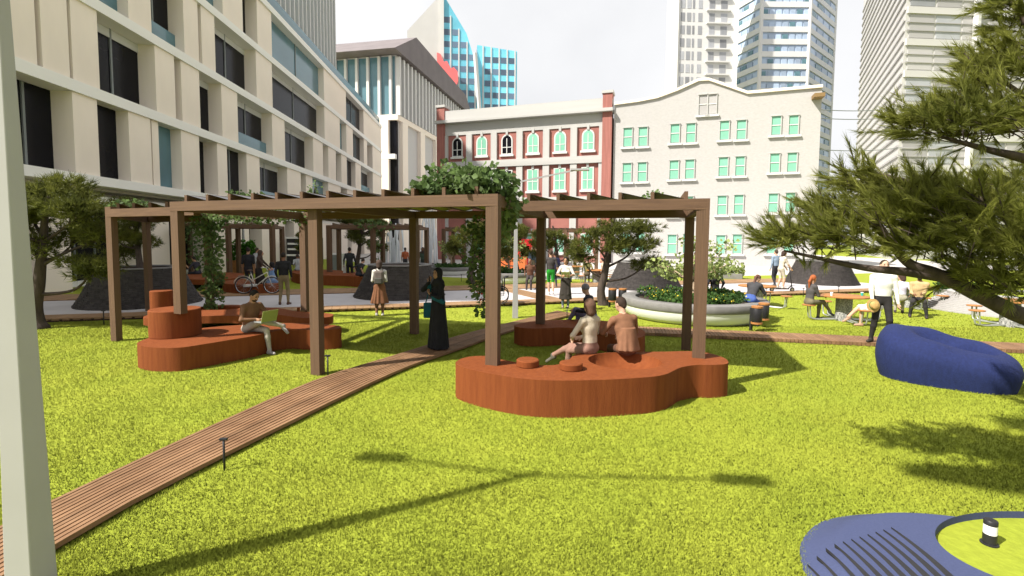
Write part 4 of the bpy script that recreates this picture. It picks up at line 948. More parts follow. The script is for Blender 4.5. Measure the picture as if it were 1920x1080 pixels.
    for i,(sx,nm) in enumerate(((-1,'L'),(1,'R'))):
        hj=hip+V((hw*sx,0,-.02)); tgt=V(an.get(nm,(.09*sx,0,.08) if sit is None else (.1*sx,.43,.08))); hint=V(kn.get(nm,(0,1,.15 if sit is None else .6)))
        kk,aa=ik(hj,tgt,.435,.42,hint)
        P+= [cap(hj,kk,.088 if female else .085,.06,3,.04),cap(kk,kk.lerp(aa,.35),.056,.056,4,.02),cap(kk.lerp(aa,.35),aa,.056,.038,4,.02)]
        fy=R(feetyaw[i]); fd=V((math.sin(fy),math.cos(fy),0)); down=V((0,0,-1)); sh_=(aa-kk).normalized()
        if sh_.z>-.75: fd=(fd*.55+sh_.cross(V((1,0,0)).normalized()).normalized()*.0+V((0,0,-.35))).normalized()
        heel=aa-fd*.035+V((0,0,-.045)); toe=aa+fd*.15+V((0,0,-.052))
        P+= [cap(heel,aa,.038,.04,5,.02),cap(heel+fd*.02,toe,.038,.03,5,.025)]
    for a,b,ra,rb,m,sy,fo in skirts: P.append(skirt(a,b,ra,rb,m,sy,fo,pri=.03))
    ex=[]
    for it in extra: P.append(it)
    mats+= [pcol(c) for c in (coat or ())]
    o=sdf_mesh(P,vox/s,mats,'body',root,local=True); o.scale=(s,s,s)
    # hair / headwear
    Hp=[]
    if style=='short': Hp=[ell(hc+hu*.022-hf*.02,(.081,.092,.1),0,.02,B),cap(hc-hf*.075-hu*.04,hc-hf*.06+hu*.02,.04,.05,0,.02)]
    elif style=='bald': Hp=[ell(hc+hu*.02-hf*.022,(.077,.088,.097),0,.02,B)]
    elif style=='long': Hp=[ell(hc+hu*.022-hf*.02,(.086,.095,.104),0,.02,B),cap(hc-hf*.06,hc-hf*.085-upv*.2,.075,.07,0,.04,flat=(tuple(hf),1.3)),cap(hc-hf*.08-upv*.2,hc-hf*.08-upv*.32,.07,.04,0,.04,flat=(tuple(hf),1.4))]
    elif style=='bob': Hp=[ell(hc+hu*.022-hf*.022,(.092,.1,.106),0,.02,B),cap(hc-hf*.055,hc-hf*.06-hu*.1,.088,.082,0,.04)]
    elif style=='ponytail': Hp=[ell(hc+hu*.022-hf*.02,(.084,.095,.103),0,.02,B),cap(hc-hf*.1+hu*.02,hc-hf*.15-upv*.1,.035,.04,0,.02),cap(hc-hf*.15-upv*.1,hc-hf*.12-upv*.3,.04,.018,0,.02)]
    elif style=='bun': Hp=[ell(hc+hu*.022-hf*.02,(.082,.094,.102),0,.02,B),ell(hc+hu*.1-hf*.08,(.045,.045,.045),0,.02)]
    elif style=='beanie': Hp=[ell(hc+hu*.035-hf*.012,(.09,.102,.1),0,.02,B),cap(hc+hu*.005-hf*.02-hr*.01,hc+hu*.005-hf*.02+hr*.01,.085,.085,0,.02,flat=(tuple(hu),2.2))]
    elif style=='hijab': Hp=[ell(hc+hu*.02-hf*.022,(.098,.106,.116),0,.02,B),cap(hc-hf*.02-hu*.06,nb-upv*.03,.085,.12,0,.05,flat=(tuple(fw2),1.1)),cap(nb-upv*.02-rt*.1,nb-upv*.02+rt*.1,.085,.085,0,.06)]
    if style=='hijab': Hp.append(ell(hc+hf*.085-hu*.005,(.056,.06,.075),0,.015,B,sub=True))
    if Hp:
        ho=sdf_mesh(Hp,vox*.85/s,[pcol(hair,.8)],'headscarf' if style=='hijab' else ('beanie' if style=='beanie' else 'hair'),root,local=True); ho.scale=(s,s,s)
    if beard:
        bo=sdf_mesh([ell(hc-hu*.068+hf*.04,(.056,.06,.05),0,.02,B),cap(hc+hf*.092-hu*.038-hr*.025,hc+hf*.092-hu*.038+hr*.025,.012,.012,0,.01)],vox*.8/s,[pcol(beard)],'beard',root,local=True); bo.scale=(s,s,s)
    if eyes:
        for sx in (-1,1):
            c=(hc+hf*.083+hr*.031*sx+hu*.014)*s; MB().lathe([(.002,-.008),(.012,0),(.002,.008)],10,c).build('eye',pcol((.02,.015,.012),.3),root,True,local=True)
            b=(hc+hf*.088+hu*.034)*s; MB().bar(b+hr*.014*sx*s,b+hr*.046*sx*s-hf*.008*s,.008,.008).build('eyebrow',pcol(hair),root,local=True)
    root['_s']=s; return root
# blue lounge bag
c0=Vector((7.33,8.02,0)); ax_=Vector((.80,-.60,0)); nx=Vector((.60,.80,0))
def bl(u,v,z): return tuple(ax_*u+nx*v+Vector((0,0,z)))
r=thing('lounge_bag','deep blue knitted lounge bag with a sunken seat on the lawn','bean bag',(c0.x,c0.y,0))
Bx=[tuple(ax_),tuple(nx),(0,0,1)]; fw=(tuple(nx),.72)
def wedge(X,Y,Z):
    u=X*ax_.x+Y*ax_.y; v=X*nx.x+Y*nx.y
    e=((np.abs(u)/.87)**2.7+(np.abs(v)/.64)**2.7)**(1/2.7)-1; d1=e*.66-.05*np.sin(np.clip(Z/.75,0,1)*math.pi); d2=(Z-(.705-.21*u+.13*v-.06*v*v+.018*np.sin(u*9)*np.cos(v*7)))*.92
    k=.24; h=np.maximum(k-np.abs(d1-d2),0)/k; d=np.maximum(d1,d2)+h*h*k*.25
    return np.maximum(d,-Z-.02)
pr=[dict(f=wedge,bb=[((0,0,.4),1.15)],m=0,k=.02),ell(bl(.16,.02,.80),(.52,.30,.30),0,.12,Bx,sub=True),ell(bl(.36,.0,.56),(.24,.22,.24),0,.1,Bx,sub=True)]
sdf_mesh(pr,.02,[M['beanbag']],'cushion',r,local=True)
sm=MB(); sm.tube(spline([bl(-.74,-.40,.56),bl(-.5,-.56,.54),bl(0,-.60,.48),bl(.42,-.57,.38),bl(.80,-.38,.26)],8,False),.006,5); sm.build('seam',M['beanbag'],r,True,local=True)
# ================================================================ people
def at(px,py,z=0): p=G(px,py,z); return (p.x,p.y,z)
def hp(root,x,y,z):   # a point given in a person's own frame, in world space
    s=root['_s']; a=root.rotation_euler.z; L=root.location; x*=s;y*=s;z*=s
    return Vector((L.x+x*math.cos(a)-y*math.sin(a),L.y+x*math.sin(a)+y*math.cos(a),L.z+z))
def board(name,label,cat,c,u,v,w,h,t,mt):
    """flat thing with a body and a screen face"""
    u=Vector(u).normalized();v=Vector(v).normalized();n=u.cross(v); r=thing(name,label,cat,c)
    MB().obox(c,u*w/2,v*h/2,n*t/2).build('case',mt,r,bevel=.004); MB().obox(Vector(c)+n*(t/2+.001),u*w*.46,v*h*.45,n*.001).build('screen',M['glass'],r); return r
M['lime']=mat('olive_lid',(.24,.27,.09),.5,.05)
N1=.0105
# man with laptop
pm=human('bearded man in a brown sweater and grey trousers sitting with a laptop',at(468,622,0.42)[:2]+(0,),R(-118),1.7,'tan',(.015,.012,.01),'short',(.17,.09,.05),(.17,.09,.05),(.36,.33,.28),shoe=(.30,.28,.28),
   sit=.42,lean=12,wr={'L':(-.1,.36,.74),'R':(.1,.36,.74)},el={'L':(-1,-.3,-.6),'R':(1,-.3,-.6)},an={'L':(-.08,.52,.085),'R':(-.34,.62,.56)},kn={'L':(0,.6,1),'R':(.9,.3,1)},yaw=-8,pitch=-22,beard=(.02,.015,.012),vox=N1,eyes=True,handdir={'L':(.3,1,-.2),'R':(-.3,1,-.2)})
a=pm.rotation_euler.z; fx=Vector((-math.sin(a),math.cos(a),0)); rx=Vector((math.cos(a),math.sin(a),0))
c=hp(pm,0,.52,.79); lt=thing('laptop','open olive lidded laptop on the lap of the man in brown','laptop',c)
MB().obox(c+fx*-.0+Vector((0,0,-.09)),rx*.165,fx*.115,(0,0,.008)).build('keyboard_base',M['grey'],lt,bevel=.004)
MB().obox(c+fx*.145+Vector((0,0,.03)),rx*.165,(fx*.3+Vector((0,0,1))).normalized()*.118,(fx-Vector((0,0,.3))).normalized()*.006).build('lid',M['lime'],lt,bevel=.004)
# woman in black robe
BLK=(.014,.014,.016)
pw=human('woman in a long black robe and headscarf talking on a phone',at(822,653,.07),R(128),1.66,'tan',(.016,.016,.018),'hijab',BLK,BLK,BLK,shoe=(.02,.02,.02),female=True,yaw=-12,tilt=4,vox=N1,eyes=True,
   wr={'R':(.17,.13,1.44),'L':(-.02,.2,1.18)},el={'R':(.9,.4,-.9),'L':(-1,.1,-.9)},skirts=[((0,0,1.28),(0,0,.02),.15,.27,1,.78,(.016,8))],coat=[(.01,.075,.10)],handdir={'R':(-.25,-.1,1),'L':(.6,.1,.6)},
   extra=[cap((.34,.0,1.16),(.22,.1,1.36),.052,.04,6,.02,pri=.02),cap((-.3,.05,1.05),(-.1,.17,1.12),.05,.042,6,.02,pri=.02)])
board('phone','dark phone held to the ear of the robed woman','phone',hp(pw,.125,.15,1.53),(fx.x*.2,1,.1),(0,.2,1),.07,.14,.01,M['black'])
c=hp(pw,.36,.02,.8); bgn=thing('shoulder_bag','teal shoulder bag hanging at the robed woman side','bag',c)
MB().prism([(c.x-.13,c.y-.05),(c.x+.13,c.y-.05),(c.x+.11,c.y+.05),(c.x-.11,c.y+.05)],c.z-.17,c.z+.16).build('pouch',pcol((.01,.075,.10)),bgn,bevel=.03); MB().tube(spline([c+Vector((-.08,0,.15)),hp(pw,.24,.02,1.38),c+Vector((.09,0,.15))],6,False),.012,6).build('strap',pcol((.01,.075,.10)),bgn,True)
# woman with backpack
pb=human('woman with grey backpack and rust pleated skirt looking at the stone cone',at(712,592),R(12),1.68,'brown',(.05,.032,.025),'bob',(.52,.50,.46),'skin',(.16,.07,.035),'skin',(.55,.52,.5),female=True,vox=.012,
   wr={'L':(-.12,.2,1.12),'R':(.12,.2,1.12)},el={'L':(-.3,-.6,-1),'R':(.3,-.6,-1)},skirts=[((0,0,1.04),(0,-.02,.40),.13,.27,3,.75,(.022,11))],pitch=-10)
c=hp(pb,0,-.19,1.22); bk=thing('backpack','dusty grey backpack worn over a white top','backpack',c); cl=pcol((.12,.10,.09))
MB().obox(c,(.14,0,0),(0,.07,0),(0,0,.20)).build('bag_body',cl,bk,bevel=.06); MB().obox(c+Vector((0,-.085,-.1)),(.115,0,0),(0,.03,0),(0,0,.09)).build('front_pocket',pcol((.07,.068,.058)),bk,bevel=.03)
for sx in (-1,1): MB().tube(spline([c+Vector((.07*sx,.06,.18)),hp(pb,.11*sx,-.02,1.46),hp(pb,.13*sx,.1,1.3)],5,False),.018,6).build('strap',cl,bk,True)
# man in khaki
human('man in black sweater and khaki trousers standing on the pale plaza',at(533,571,.07),R(16),1.76,'brown',(.02,.015,.012),'bald',(.018,.018,.02),(.018,.018,.02),(.20,.155,.085),shoe=(.09,.045,.03),vox=.012,wr={'L':(-.22,.1,.93),'R':(.22,.1,.93)},an={'L':(-.13,0,.08),'R':(.13,-.03,.08)},feetyaw=(-18,20))
# woman with bicycle
human('woman in dark headscarf and brown top pushing the cream bicycle',at(486,548,.1),R(-78),1.7,'tan',(.05,.03,.022),'hijab',(.05,.032,.024),(.05,.032,.024),(.02,.016,.014),shoe=(.02,.015,.015),female=True,vox=.014,yaw=-8,lean=6,
   wr={'L':(-.12,.44,1.0),'R':(.2,.42,1.0)},el={'L':(-.6,-.5,-1),'R':(.6,-.5,-1)},an={'L':(-.07,.2,.1),'R':(.09,-.12,.1)},skirts=[((0,0,1.0),(0,.03,.30),.14,.19,3,.9,(.012,7))])
human('man in dark shirt and shorts walking behind the bicycle',at(467,545,.1),R(10),1.8,'tan',(.02,.015,.012),'bun',(.02,.02,.022),'skin',(.03,.028,.03),'skin',vox=.016)
human('man in pale grey shirt beyond the bicycle',at(483,528),R(-25),1.78,'tan',(.05,.035,.025),'short',(.42,.44,.47),None,(.25,.25,.26),vox=.018)
human('woman in light blue dress sitting on the distant low rust bench',at(516,530,.45)[:2]+(0,),R(70),1.66,'tan',(.015,.013,.013),'bob',(.16,.26,.44),'skin',(.16,.26,.44),'skin',sit=.45,female=True,lean=14,vox=.016,wr={'L':(-.15,.35,.66),'R':(.1,.4,.66)},skirts=[((0,.1,.66),(0,.25,.32),.2,.3,3,1.1,(.01,7))])
human('person in dark top sitting on the distant raised bench behind ivy',at(372,514,.45)[:2]+(0,),R(80),1.75,'tan',(.02,.015,.012),'short',(.03,.028,.035),'skin',(.03,.03,.04),sit=.45,lean=18,vox=.018,wr={'L':(-.25,.4,.85),'R':(.2,.4,.6)})
human('man in light grey suit sitting on the distant rust bench',at(559,507,.5)[:2]+(0,),R(35),1.75,'brown',(.05,.035,.03),'short',(.33,.34,.34),None,(.30,.31,.32),sit=.5,lean=10,vox=.018)
human('man in dark jacket and shorts carrying a white towel',at(656,530,.02),R(12),1.82,'tan',(.02,.016,.014),'short',(.022,.025,.025),None,(.018,.018,.02),'skin',(.02,.02,.02),vox=.016,an={'L':(-.1,-.05,.08),'R':(.12,.12,.08)},wr={'L':(-.27,.03,.9),'R':(.3,.1,.88)})
q=G(656,530); tw=thing('towel','white towel hanging from the hand of the man in shorts','towel',(q.x-.27,q.y,.5))
MB().obox(Vector((G(656,530).x-.27,G(656,530).y+.02,.58)),(.075,0,0),(0,.025,0),(0,0,.3)).build('cloth',pcol((.5,.5,.48)),tw,bevel=.02)
human('person in black leaning on the bench block beside the man in shorts',at(672,517,.5)[:2]+(0,),R(-30),1.7,'light',(.03,.02,.015),'short',(.02,.02,.022),'skin',(.03,.03,.035),sit=.5,lean=25,vox=.02)
human('person in an orange top far behind the stone cone planter',at(760,512),R(5),1.7,'brown',(.02,.016,.014),'short',(.40,.11,.05),'skin',(.05,.05,.06),vox=.024)
human('person in a green hooded jacket standing behind the stone cone planter',at(793,516),R(180),1.75,'brown',(.06,.045,.04),'hijab',(.06,.09,.075),None,(.04,.05,.05),vox=.02)
# wheelchair user
wp=WCH.location; human('man in a pale grey shirt sitting in the wheelchair',(wp.x,wp.y,.1),R(90),1.72,'tan',(.05,.03,.02),'short',(.42,.41,.39),'skin',(.03,.03,.035),sit=.46,lean=6,vox=.015,an={'L':(-.1,.5,.2),'R':(.1,.5,.2)},wr={'L':(-.26,.22,.68),'R':(.26,.22,.68)},beard=(.04,.025,.02))
# green shorts and waitress
human('man in charcoal t shirt and bright green shorts walking over the plaza',at(1032,552,.09),R(-5),1.8,'light',(.05,.03,.02),'short',(.05,.045,.045),'skin',(.02,.26,.025),'skin',(.5,.48,.46),vox=.014,an={'L':(-.06,.14,.08),'R':(.1,-.16,.12)},wr={'L':(-.3,.0,.9),'R':(.3,.05,.88)})
wt=human('smiling woman in white t shirt and dark apron reading a tablet',at(1060,577,.1),R(172),1.66,'tan',(.015,.012,.01),'bob',(.60,.56,.50),'skin',(.035,.03,.026),(.12,.15,.20),(.25,.2,.18),female=True,vox=.012,eyes=True,pitch=-8,yaw=8,
   wr={'L':(-.12,.3,1.12),'R':(.14,.3,1.12)},el={'L':(-1,-.4,-.7),'R':(1,-.4,-.7)},skirts=[((0,.0,1.02),(0,.02,.30),.145,.22,3,.72,(.008,6))],handdir={'L':(.6,.7,.1),'R':(-.6,.7,.1)})
a=wt.rotation_euler.z; fx=Vector((-math.sin(a),math.cos(a),0)); rx=Vector((math.cos(a),math.sin(a),0))
board('tablet','olive backed tablet in the hands of the woman in the apron','tablet',hp(wt,0,.36,1.17),rx,(fx*.4+Vector((0,0,1))),.27,.19,.012,M['lime'])
# the couple and the beanie
human('woman in cream knit top sitting with crossed legs on the curved bench',at(1106,662,.5)[:2]+(0,),R(34),1.68,'light',(.11,.06,.04),'bob',(.50,.43,.33),None,(.24,.135,.105),shoe=(.10,.09,.075),sit=.5,female=True,lean=2,vox=N1,yaw=12,
   an={'L':(-.06,.50,.085),'R':(-.20,.74,.36)},kn={'L':(-.1,.6,1),'R':(-.3,.4,1)},wr={'L':(-.16,.26,.74),'R':(.1,.3,.74)},el={'L':(-1,-.4,-.4),'R':(1,-.5,-.4)},feetyaw=(0,-20))
human('man in brown jacket sitting with his back turned on the curved bench',at(1176,663,.5)[:2]+(0,),R(12),1.76,'light',(.035,.022,.016),'short',(.19,.092,.052),None,(.10,.05,.035),sit=.5,lean=14,vox=N1,yaw=-22,roll=-3,
   wr={'L':(-.2,.42,.74),'R':(.12,.42,.70)},el={'L':(-1,-.3,-.6),'R':(1,-.3,-.6)},an={'L':(-.12,.42,.085),'R':(.14,.44,.085)},skirts=[((0,-.0,.92),(0,-.04,.565),.13,.185,1,.75,(.012,8))])
human('person in grey beanie and dark coat sitting on the shaded bench',at(1112,602,.40)[:2]+(0,),R(62),1.72,'light',(.17,.17,.20),'beanie',(.018,.019,.026),None,(.15,.145,.22),shoe=(.02,.02,.03),sit=.40,lean=16,vox=.0115,yaw=20,
   an={'L':(-.05,.62,.36),'R':(.12,.42,.10)},kn={'L':(-.4,.2,1),'R':(0,.5,1)},wr={'L':(-.2,.36,.66),'R':(.15,.36,.66)})
# far tables
def seated(label,px,py,zs,rz,**k): return human(label,at(px,py,zs)[:2]+(0,),R(rz),sit=zs,vox=k.pop('vox',.018),**k)
seated('person in olive hoodie sitting with back turned at the far picnic table',1101,516,.46,-8,top=(.13,.12,.045),bot=(.10,.08,.05),hair=(.06,.04,.03),lean=12)
seated('man in beige sweater sitting at the far picnic table by the pine trunk',1133,516,.46,60,top=(.42,.37,.28),bot=(.03,.03,.035),hair=(.03,.02,.02),lean=10)
seated('person in grey with blue bag sitting at the farthest picnic table',1064,514,.46,-20,top=(.10,.09,.10),arm='skin',bot=(.05,.08,.2),lean=8)
human('person in navy walking behind the man in green shorts',at(1040,540,.05),R(15),1.7,'brown',(.02,.015,.012),'short',(.03,.03,.08),None,(.04,.04,.05),vox=.02)
seated('person in brown coat sitting on the edge of the shaded bowl planter',994,522,.55,170,top=(.11,.05,.03),bot=(.05,.04,.04),skin='brown',lean=5)
human('person in denim standing beside the red booth',at(998,520),R(150),1.85,'light',(.05,.04,.03),'short',(.12,.17,.25),None,(.30,.25,.18),vox=.022)
human('person in a pale shirt beside the person in denim',at(1006,519),R(-150),1.8,'light',(.10,.07,.04),'short',(.50,.48,.44),None,(.06,.06,.08),vox=.022)
human('distant person in dark clothes between the two right hand posts',at(1303,538,.05),R(20),1.72,'brown',(.02,.015,.015),'short',(.03,.025,.03),None,(.03,.03,.04),vox=.02)
# planter sitters
bz=.58
seated('blonde woman in black sitting on the rear rim of the flower bowl',1340,549,.58,-12,top=(.02,.018,.02),bot=(.05,.05,.06),hair=(.36,.24,.13),style='long',female=True,lean=4,vox=.014)
seated('woman in charcoal hoodie and jeans resting her head in her hands',1406,566,.58,-52,top=(.045,.045,.05),bot=(.05,.09,.28),hair=(.12,.06,.045),style='ponytail',female=True,lean=34,pitch=-28,vox=.013,wr={'L':(-.07,.36,1.02),'R':(.07,.36,1.02)},el={'L':(-.3,.6,-1),'R':(.3,.6,-1)})
human('man in denim jacket and black trousers walking along the far plaza',at(1453,537,.09),R(12),1.8,'light',(.05,.035,.025),'short',(.19,.25,.33),None,(.025,.025,.03),shoe=(.05,.05,.05),vox=.015,an={'L':(-.09,-.12,.1),'R':(.1,.16,.08)})
human('woman in cream top and pale shorts riding the kick scooter',(SCO.location.x-.08,SCO.location.y,.23),R(-86),1.68,'light',(.05,.03,.025),'bob',(.50,.44,.38),'skin',(.50,.45,.38),'skin',(.5,.45,.42),female=True,lean=10,vox=.014,wr={'L':(-.18,.36,.92),'R':(.18,.36,.92)},an={'L':(-.05,-.1,.08),'R':(.05,.1,.08)})
def stool_pos(tb,k): 
    a=tb.rotation_euler.z+k*math.pi/2+.3; return Vector((tb.location.x+.98*math.cos(a),tb.location.y+.98*math.sin(a),0)),a
human('woman with red ponytail and crossed legs sitting at the picnic table',(stool_pos(TB1,0)[0].x,stool_pos(TB1,0)[0].y,0),R(-82),1.68,'tan',(.30,.085,.03),'ponytail',(.07,.065,.065),'skin',(.13,.115,.075),shoe=(.05,.05,.055),sit=.46,female=True,lean=8,vox=.012,yaw=-14,
   wr={'L':(-.1,.4,.74),'R':(.12,.42,.74)},an={'L':(-.08,.40,.085),'R':(.02,.72,.26)},kn={'L':(0,.5,1),'R':(.0,.4,1)})
human('woman with bare crossed legs and white skirt sitting behind the white shirt',at(1646,581,.46)[:2]+(0,),R(78),1.68,'light',(.10,.06,.04),'long',(.55,.53,.5),'skin',(.55,.53,.5),'skin',(.42,.25,.18),sit=.46,female=True,lean=5,vox=.013,an={'L':(-.06,.44,.085),'R':(.05,.72,.24)},skirts=[((0,.08,.66),(0,.22,.42),.17,.2,3,1.2,(.006,7))])
mw=human('man in white shirt and dark trousers holding a straw hat',at(1650,641,.09),R(152),1.84,'light',(.04,.03,.02),'short',(.60,.59,.54),None,(.022,.02,.02),shoe=(.03,.025,.022),vox=.0115,wr={'R':(.20,.20,.90),'L':(-.26,.06,.84)},an={'L':(-.16,.0,.08),'R':(.17,.06,.08)},feetyaw=(-25,30),eyes=True,yaw=-10)
M['straw']=mat('straw',(.42,.27,.10),.8,.2,scale=30); M['hatband']=mat('green_band',(.06,.16,.05),.8)
c=hp(mw,.2,.27,.80); ht=thing('straw_hat','straw hat with green band in the hand of the man in white','hat',c)
def disc(prof,mt,nm):
    q=MB().lathe(prof,28); a=mw.rotation_euler.z+.5; Mx=Matrix.Rotation(a,4,'Z')@Matrix.Rotation(R(-80),4,'X'); q.v=[tuple(Mx@Vector(v)) for v in q.v]; q.build(nm,M[mt],ht,True,local=True,auto=40)
disc([(.145,0),(.15,.008),(.09,.012)],'straw','brim'); disc([(.09,.01),(.085,.08),(.06,.1),(.01,.1)],'straw','crown'); disc([(.092,.012),(.091,.035)],'hatband','band')
human('woman in lavender shirt sitting with back turned near the tan jacket',at(1689,563,.46)[:2]+(0,),R(-34),1.66,'light',(.06,.035,.03),'bob',(.46,.44,.52),None,(.30,.28,.22),sit=.46,female=True,lean=6,vox=.014,yaw=-60)
human('man in tan jacket with dark scarf sitting at the picnic table',at(1722,566,.46)[:2]+(0,),R(140),1.8,'brown',(.02,.016,.014),'short',(.42,.30,.16),None,(.03,.028,.03),sit=.46,lean=8,vox=.014,wr={'L':(-.06,.36,.72),'R':(.12,.36,.7)},beard=(.02,.016,.014),an={'L':(-.2,.36,.085),'R':(.18,.3,.085)},eyes=True)
def cup(label,x,y,mt_):
    r=thing('paper_cup',label,'cup',(x,y,.745)); MB().lathe([(.028,0),(.038,.09)],16).build('cup_body',mt_,r,True,local=True,auto=40); MB().lathe([(.041,.088),(.041,.1),(.03,.105)],16).build('cup_lid',M['white'],r,True,local=True,auto=40)
cup('small white cup on the table edge by the redhead',TB1.location.x-.46,TB1.location.y-.12,M['white']); cup('turquoise cup on the picnic table opposite the redhead',TB1.location.x+.48,TB1.location.y-.05,mat('turquoise_cup',(.03,.35,.33),.5))
# ================================================================ buildings
M['limestone']=mat('limestone',(.80,.715,.615),.8,.05,scale=.7,bump=.05); M['slabw']=mat('pale_slab',(.80,.79,.75),.8,.05,scale=.5)
M['soffit']=mat('soffit',(.70,.65,.55),.8,.05,scale=.5); M['brick']=mat('red_brick',(.31,.125,.105),.85,.2,scale=3,bump=.1); M['render']=mat('pale_render',(.42,.415,.405),.85,.08,scale=.8)
M['creamw']=mat('cream_wall',(.425,.412,.408),.9,col2=(.375,.365,.36),scale=4.5,bump=.3,bscale=9,detail=9,stretch=(1,1,2.2)); M['greenw']=mat('green_window',(.20,.46,.34),.3,.15,scale=.5); M['frame']=mat('white_frame',(.55,.55,.535),.6,.03)
M['bluep']=mat('blue_pane',(.16,.50,.64),.2,.25,scale=.2,island=.25); M['darkp']=mat('dark_pane',(.13,.19,.27),.2,.3,scale=.2,island=.3); M['brownroof']=mat('brown_roof',(.16,.14,.145),.7,.12,scale=.5)
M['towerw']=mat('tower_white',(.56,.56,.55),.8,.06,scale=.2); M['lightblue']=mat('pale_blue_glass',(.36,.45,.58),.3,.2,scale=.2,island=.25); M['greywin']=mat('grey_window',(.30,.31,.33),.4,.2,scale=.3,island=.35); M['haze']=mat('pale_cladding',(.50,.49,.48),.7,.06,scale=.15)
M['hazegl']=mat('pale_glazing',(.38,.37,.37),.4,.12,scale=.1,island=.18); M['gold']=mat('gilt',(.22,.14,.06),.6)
Zv=Vector((0,0,1))
# ---- office building on the left, facade runs away from us
DX=-.0556; den=lambda px:(px-960)/F-DX
def fy(px): return -16.79/den(px)
def fpnt(Y,z=0,o=0): return Vector((-18.57+DX*(Y-32.1)+o,Y,z))
fdir=Vector((DX,1,0)).normalized(); fn=Vector((1,-DX,0)).normalized()
ob=thing('office_building','pale stone office building with deep square window bays along the park','building',fpnt(20))
YA,YB=9.0,fy(716); LV=[4.7,8.45,12.25,16.15,20.0]
def fbox(nm,mt,Y0,Y1,z0,z1,o0,o1):
    c=(fpnt(Y0)+fpnt(Y1))/2; return inst(nm,M[mt],ob,c+fn*((o0+o1)/2)+Zv*((z0+z1)/2),fdir*((Y1-Y0)*.5/fdir.y),fn*((o1-o0)/2),Zv*((z1-z0)/2))
fbox('core_wall','soffit',YA,YB-.3,-.2,4.4,-14,-2.2); fbox('core_wall','soffit',YA,YB-.3,4.4,20,-14,-1.0)
for i,z in enumerate(LV): fbox('floor_slab','slabw',YA,YB,z-.27 if i else z-.2,z+.2,-2.6,.12 if i<4 else .16)
fbox('canopy_edge','slabw',YA,YB-6,3.75,4.1,-2.4,-.5)
rows=[
 [(-60,-20),(20,40),(148,193),(250,290),(295,307),(346,379),(412,430),(466,490),(541,566),(577,589),(617,640),(652,664),(672,684),(698,716)],
 [(-60,-10),(27,87),(97,146),(152,200),(303,338),(350,383),(423,452),(515,538),(590,608),(618,632),(642,652),(668,678),(700,716)],
 [(-50,0),(20,85),(100,145),(155,204),(258,299),(358,384),(390,414),(488,517),(612,640),(652,664),(684,690),(700,716)],
 [(-60,0),(30,90),(130,180),(225,262),(330,357),(430,466),(492,518),(612,652),(684,716)]]
rr=random.Random(5)
for i,ps in enumerate(rows):
    z0=LV[i]+.2; z1=LV[i+1]-.27; pv=None
    for a,b in ps:
        Y0,Y1=fy(a),fy(b); thin=(b-a)<14 and a<600
        if Y0<YA: continue
        fbox('pillar','limestone',Y0,Y1,z0,z1,-1.0,.02 if not thin else -.05)
        if pv is not None and Y0-pv>.25:
            q=rr.random(); o=-.82 if q<.75 else -.55
            g_=fbox('window_pane','glass' if q<.93 else 'bluegl',pv,Y0,z0,z1-.25 if q<.6 else z1,o-.05,o)
            if Y0-pv>2.0: fbox('mullion','grey',(pv+Y0)/2-.05,(pv+Y0)/2+.05,z0,z1,o,o+.06)
            if q<.2 and Y0-pv>1.5: fbox('balustrade','bluegl',pv,Y0,z0,z0+1.0,-.5,-.47)
            if q<.6: fbox('blind','frame',pv,Y0,z1-.42,z1-.02,o+.01,o+.05)
        pv=Y1
# ground floor: columns, glazing
Y=12.0; k=0
while Y<YB-2:
    near=Y<25; w0=1.6 if near else 4.2; fbox('column','limestone',Y,Y+w0,-.2,3.8,-2.0,-.3); fbox('shopfront','glass',Y+w0,Y+6.2,.25,3.7,-2.15,-2.1 if near else -1.2)
    for q in range(1,4): fbox('mullion','grey',Y+w0+q*(6.2-w0)/4,Y+w0+.06+q*(6.2-w0)/4,.25,3.7,-2.1,-2.04 if near else -1.15)
    Y+=6.2; k+=1
fbox('plinth','slabw',YA,YB,-.2,.25,-2.3,-1.9)
# glass storeys on top
tg=thing('glass_pavilion','pale glass upper storeys with vertical fins above the stone office building','building',fpnt(40,20.2))
ob_=ob; ob=tg
fbox('glass_wall','lightblue',24,fy(648),20.2,31,-12,-1.2)
for q in range(34):
    y=24+q*(fy(648)-24.3)/33; fbox('fin','frame',y,y+.22,20.25,30.9,-1.2,-.75)
fbox('balustrade','bluegl',22,YB-.3,20.25,21.3,-.2,-.12); ob=ob_
# ---- generic block with window pieces
class Blk:
    def __init__(s,name,label,P,d,wd,dp):
        s.d=Vector(d).normalized(); s.n=Vector((s.d.y,-s.d.x,0)); s.P=Vector(P); s.r=thing(name,label,'building',s.P); s.w=wd
    def box(s,nm,mt,u0,u1,z0,z1,o0,o1,par=None):
        c=s.P+s.d*((u0+u1)/2)+s.n*((o0+o1)/2); c.z=(z0+z1)/2; return inst(nm,M[mt],par or s.r,c,s.d*((u1-u0)/2),s.n*((o1-o0)/2),Zv*((z1-z0)/2))
    def poly(s,nm,mt,pts,o0,o1):
        q=MB(); n=len(pts); V=[s.P*1+s.d*u+s.n*o+Zv*z for o in (o0,o1) for u,z in pts]; V=[Vector((v.x,v.y,v.z)) for v in V]
        q.add(V,[tuple(range(n)),tuple(range(2*n-1,n-1,-1))]+[(i,i+n,(i+1)%n+n,(i+1)%n) for i in range(n)]); return q.build(nm,M[mt],s.r,fix=True)
def hz(y,px,Y): d=ray(px,y); return CH+d.z*Y/d.y
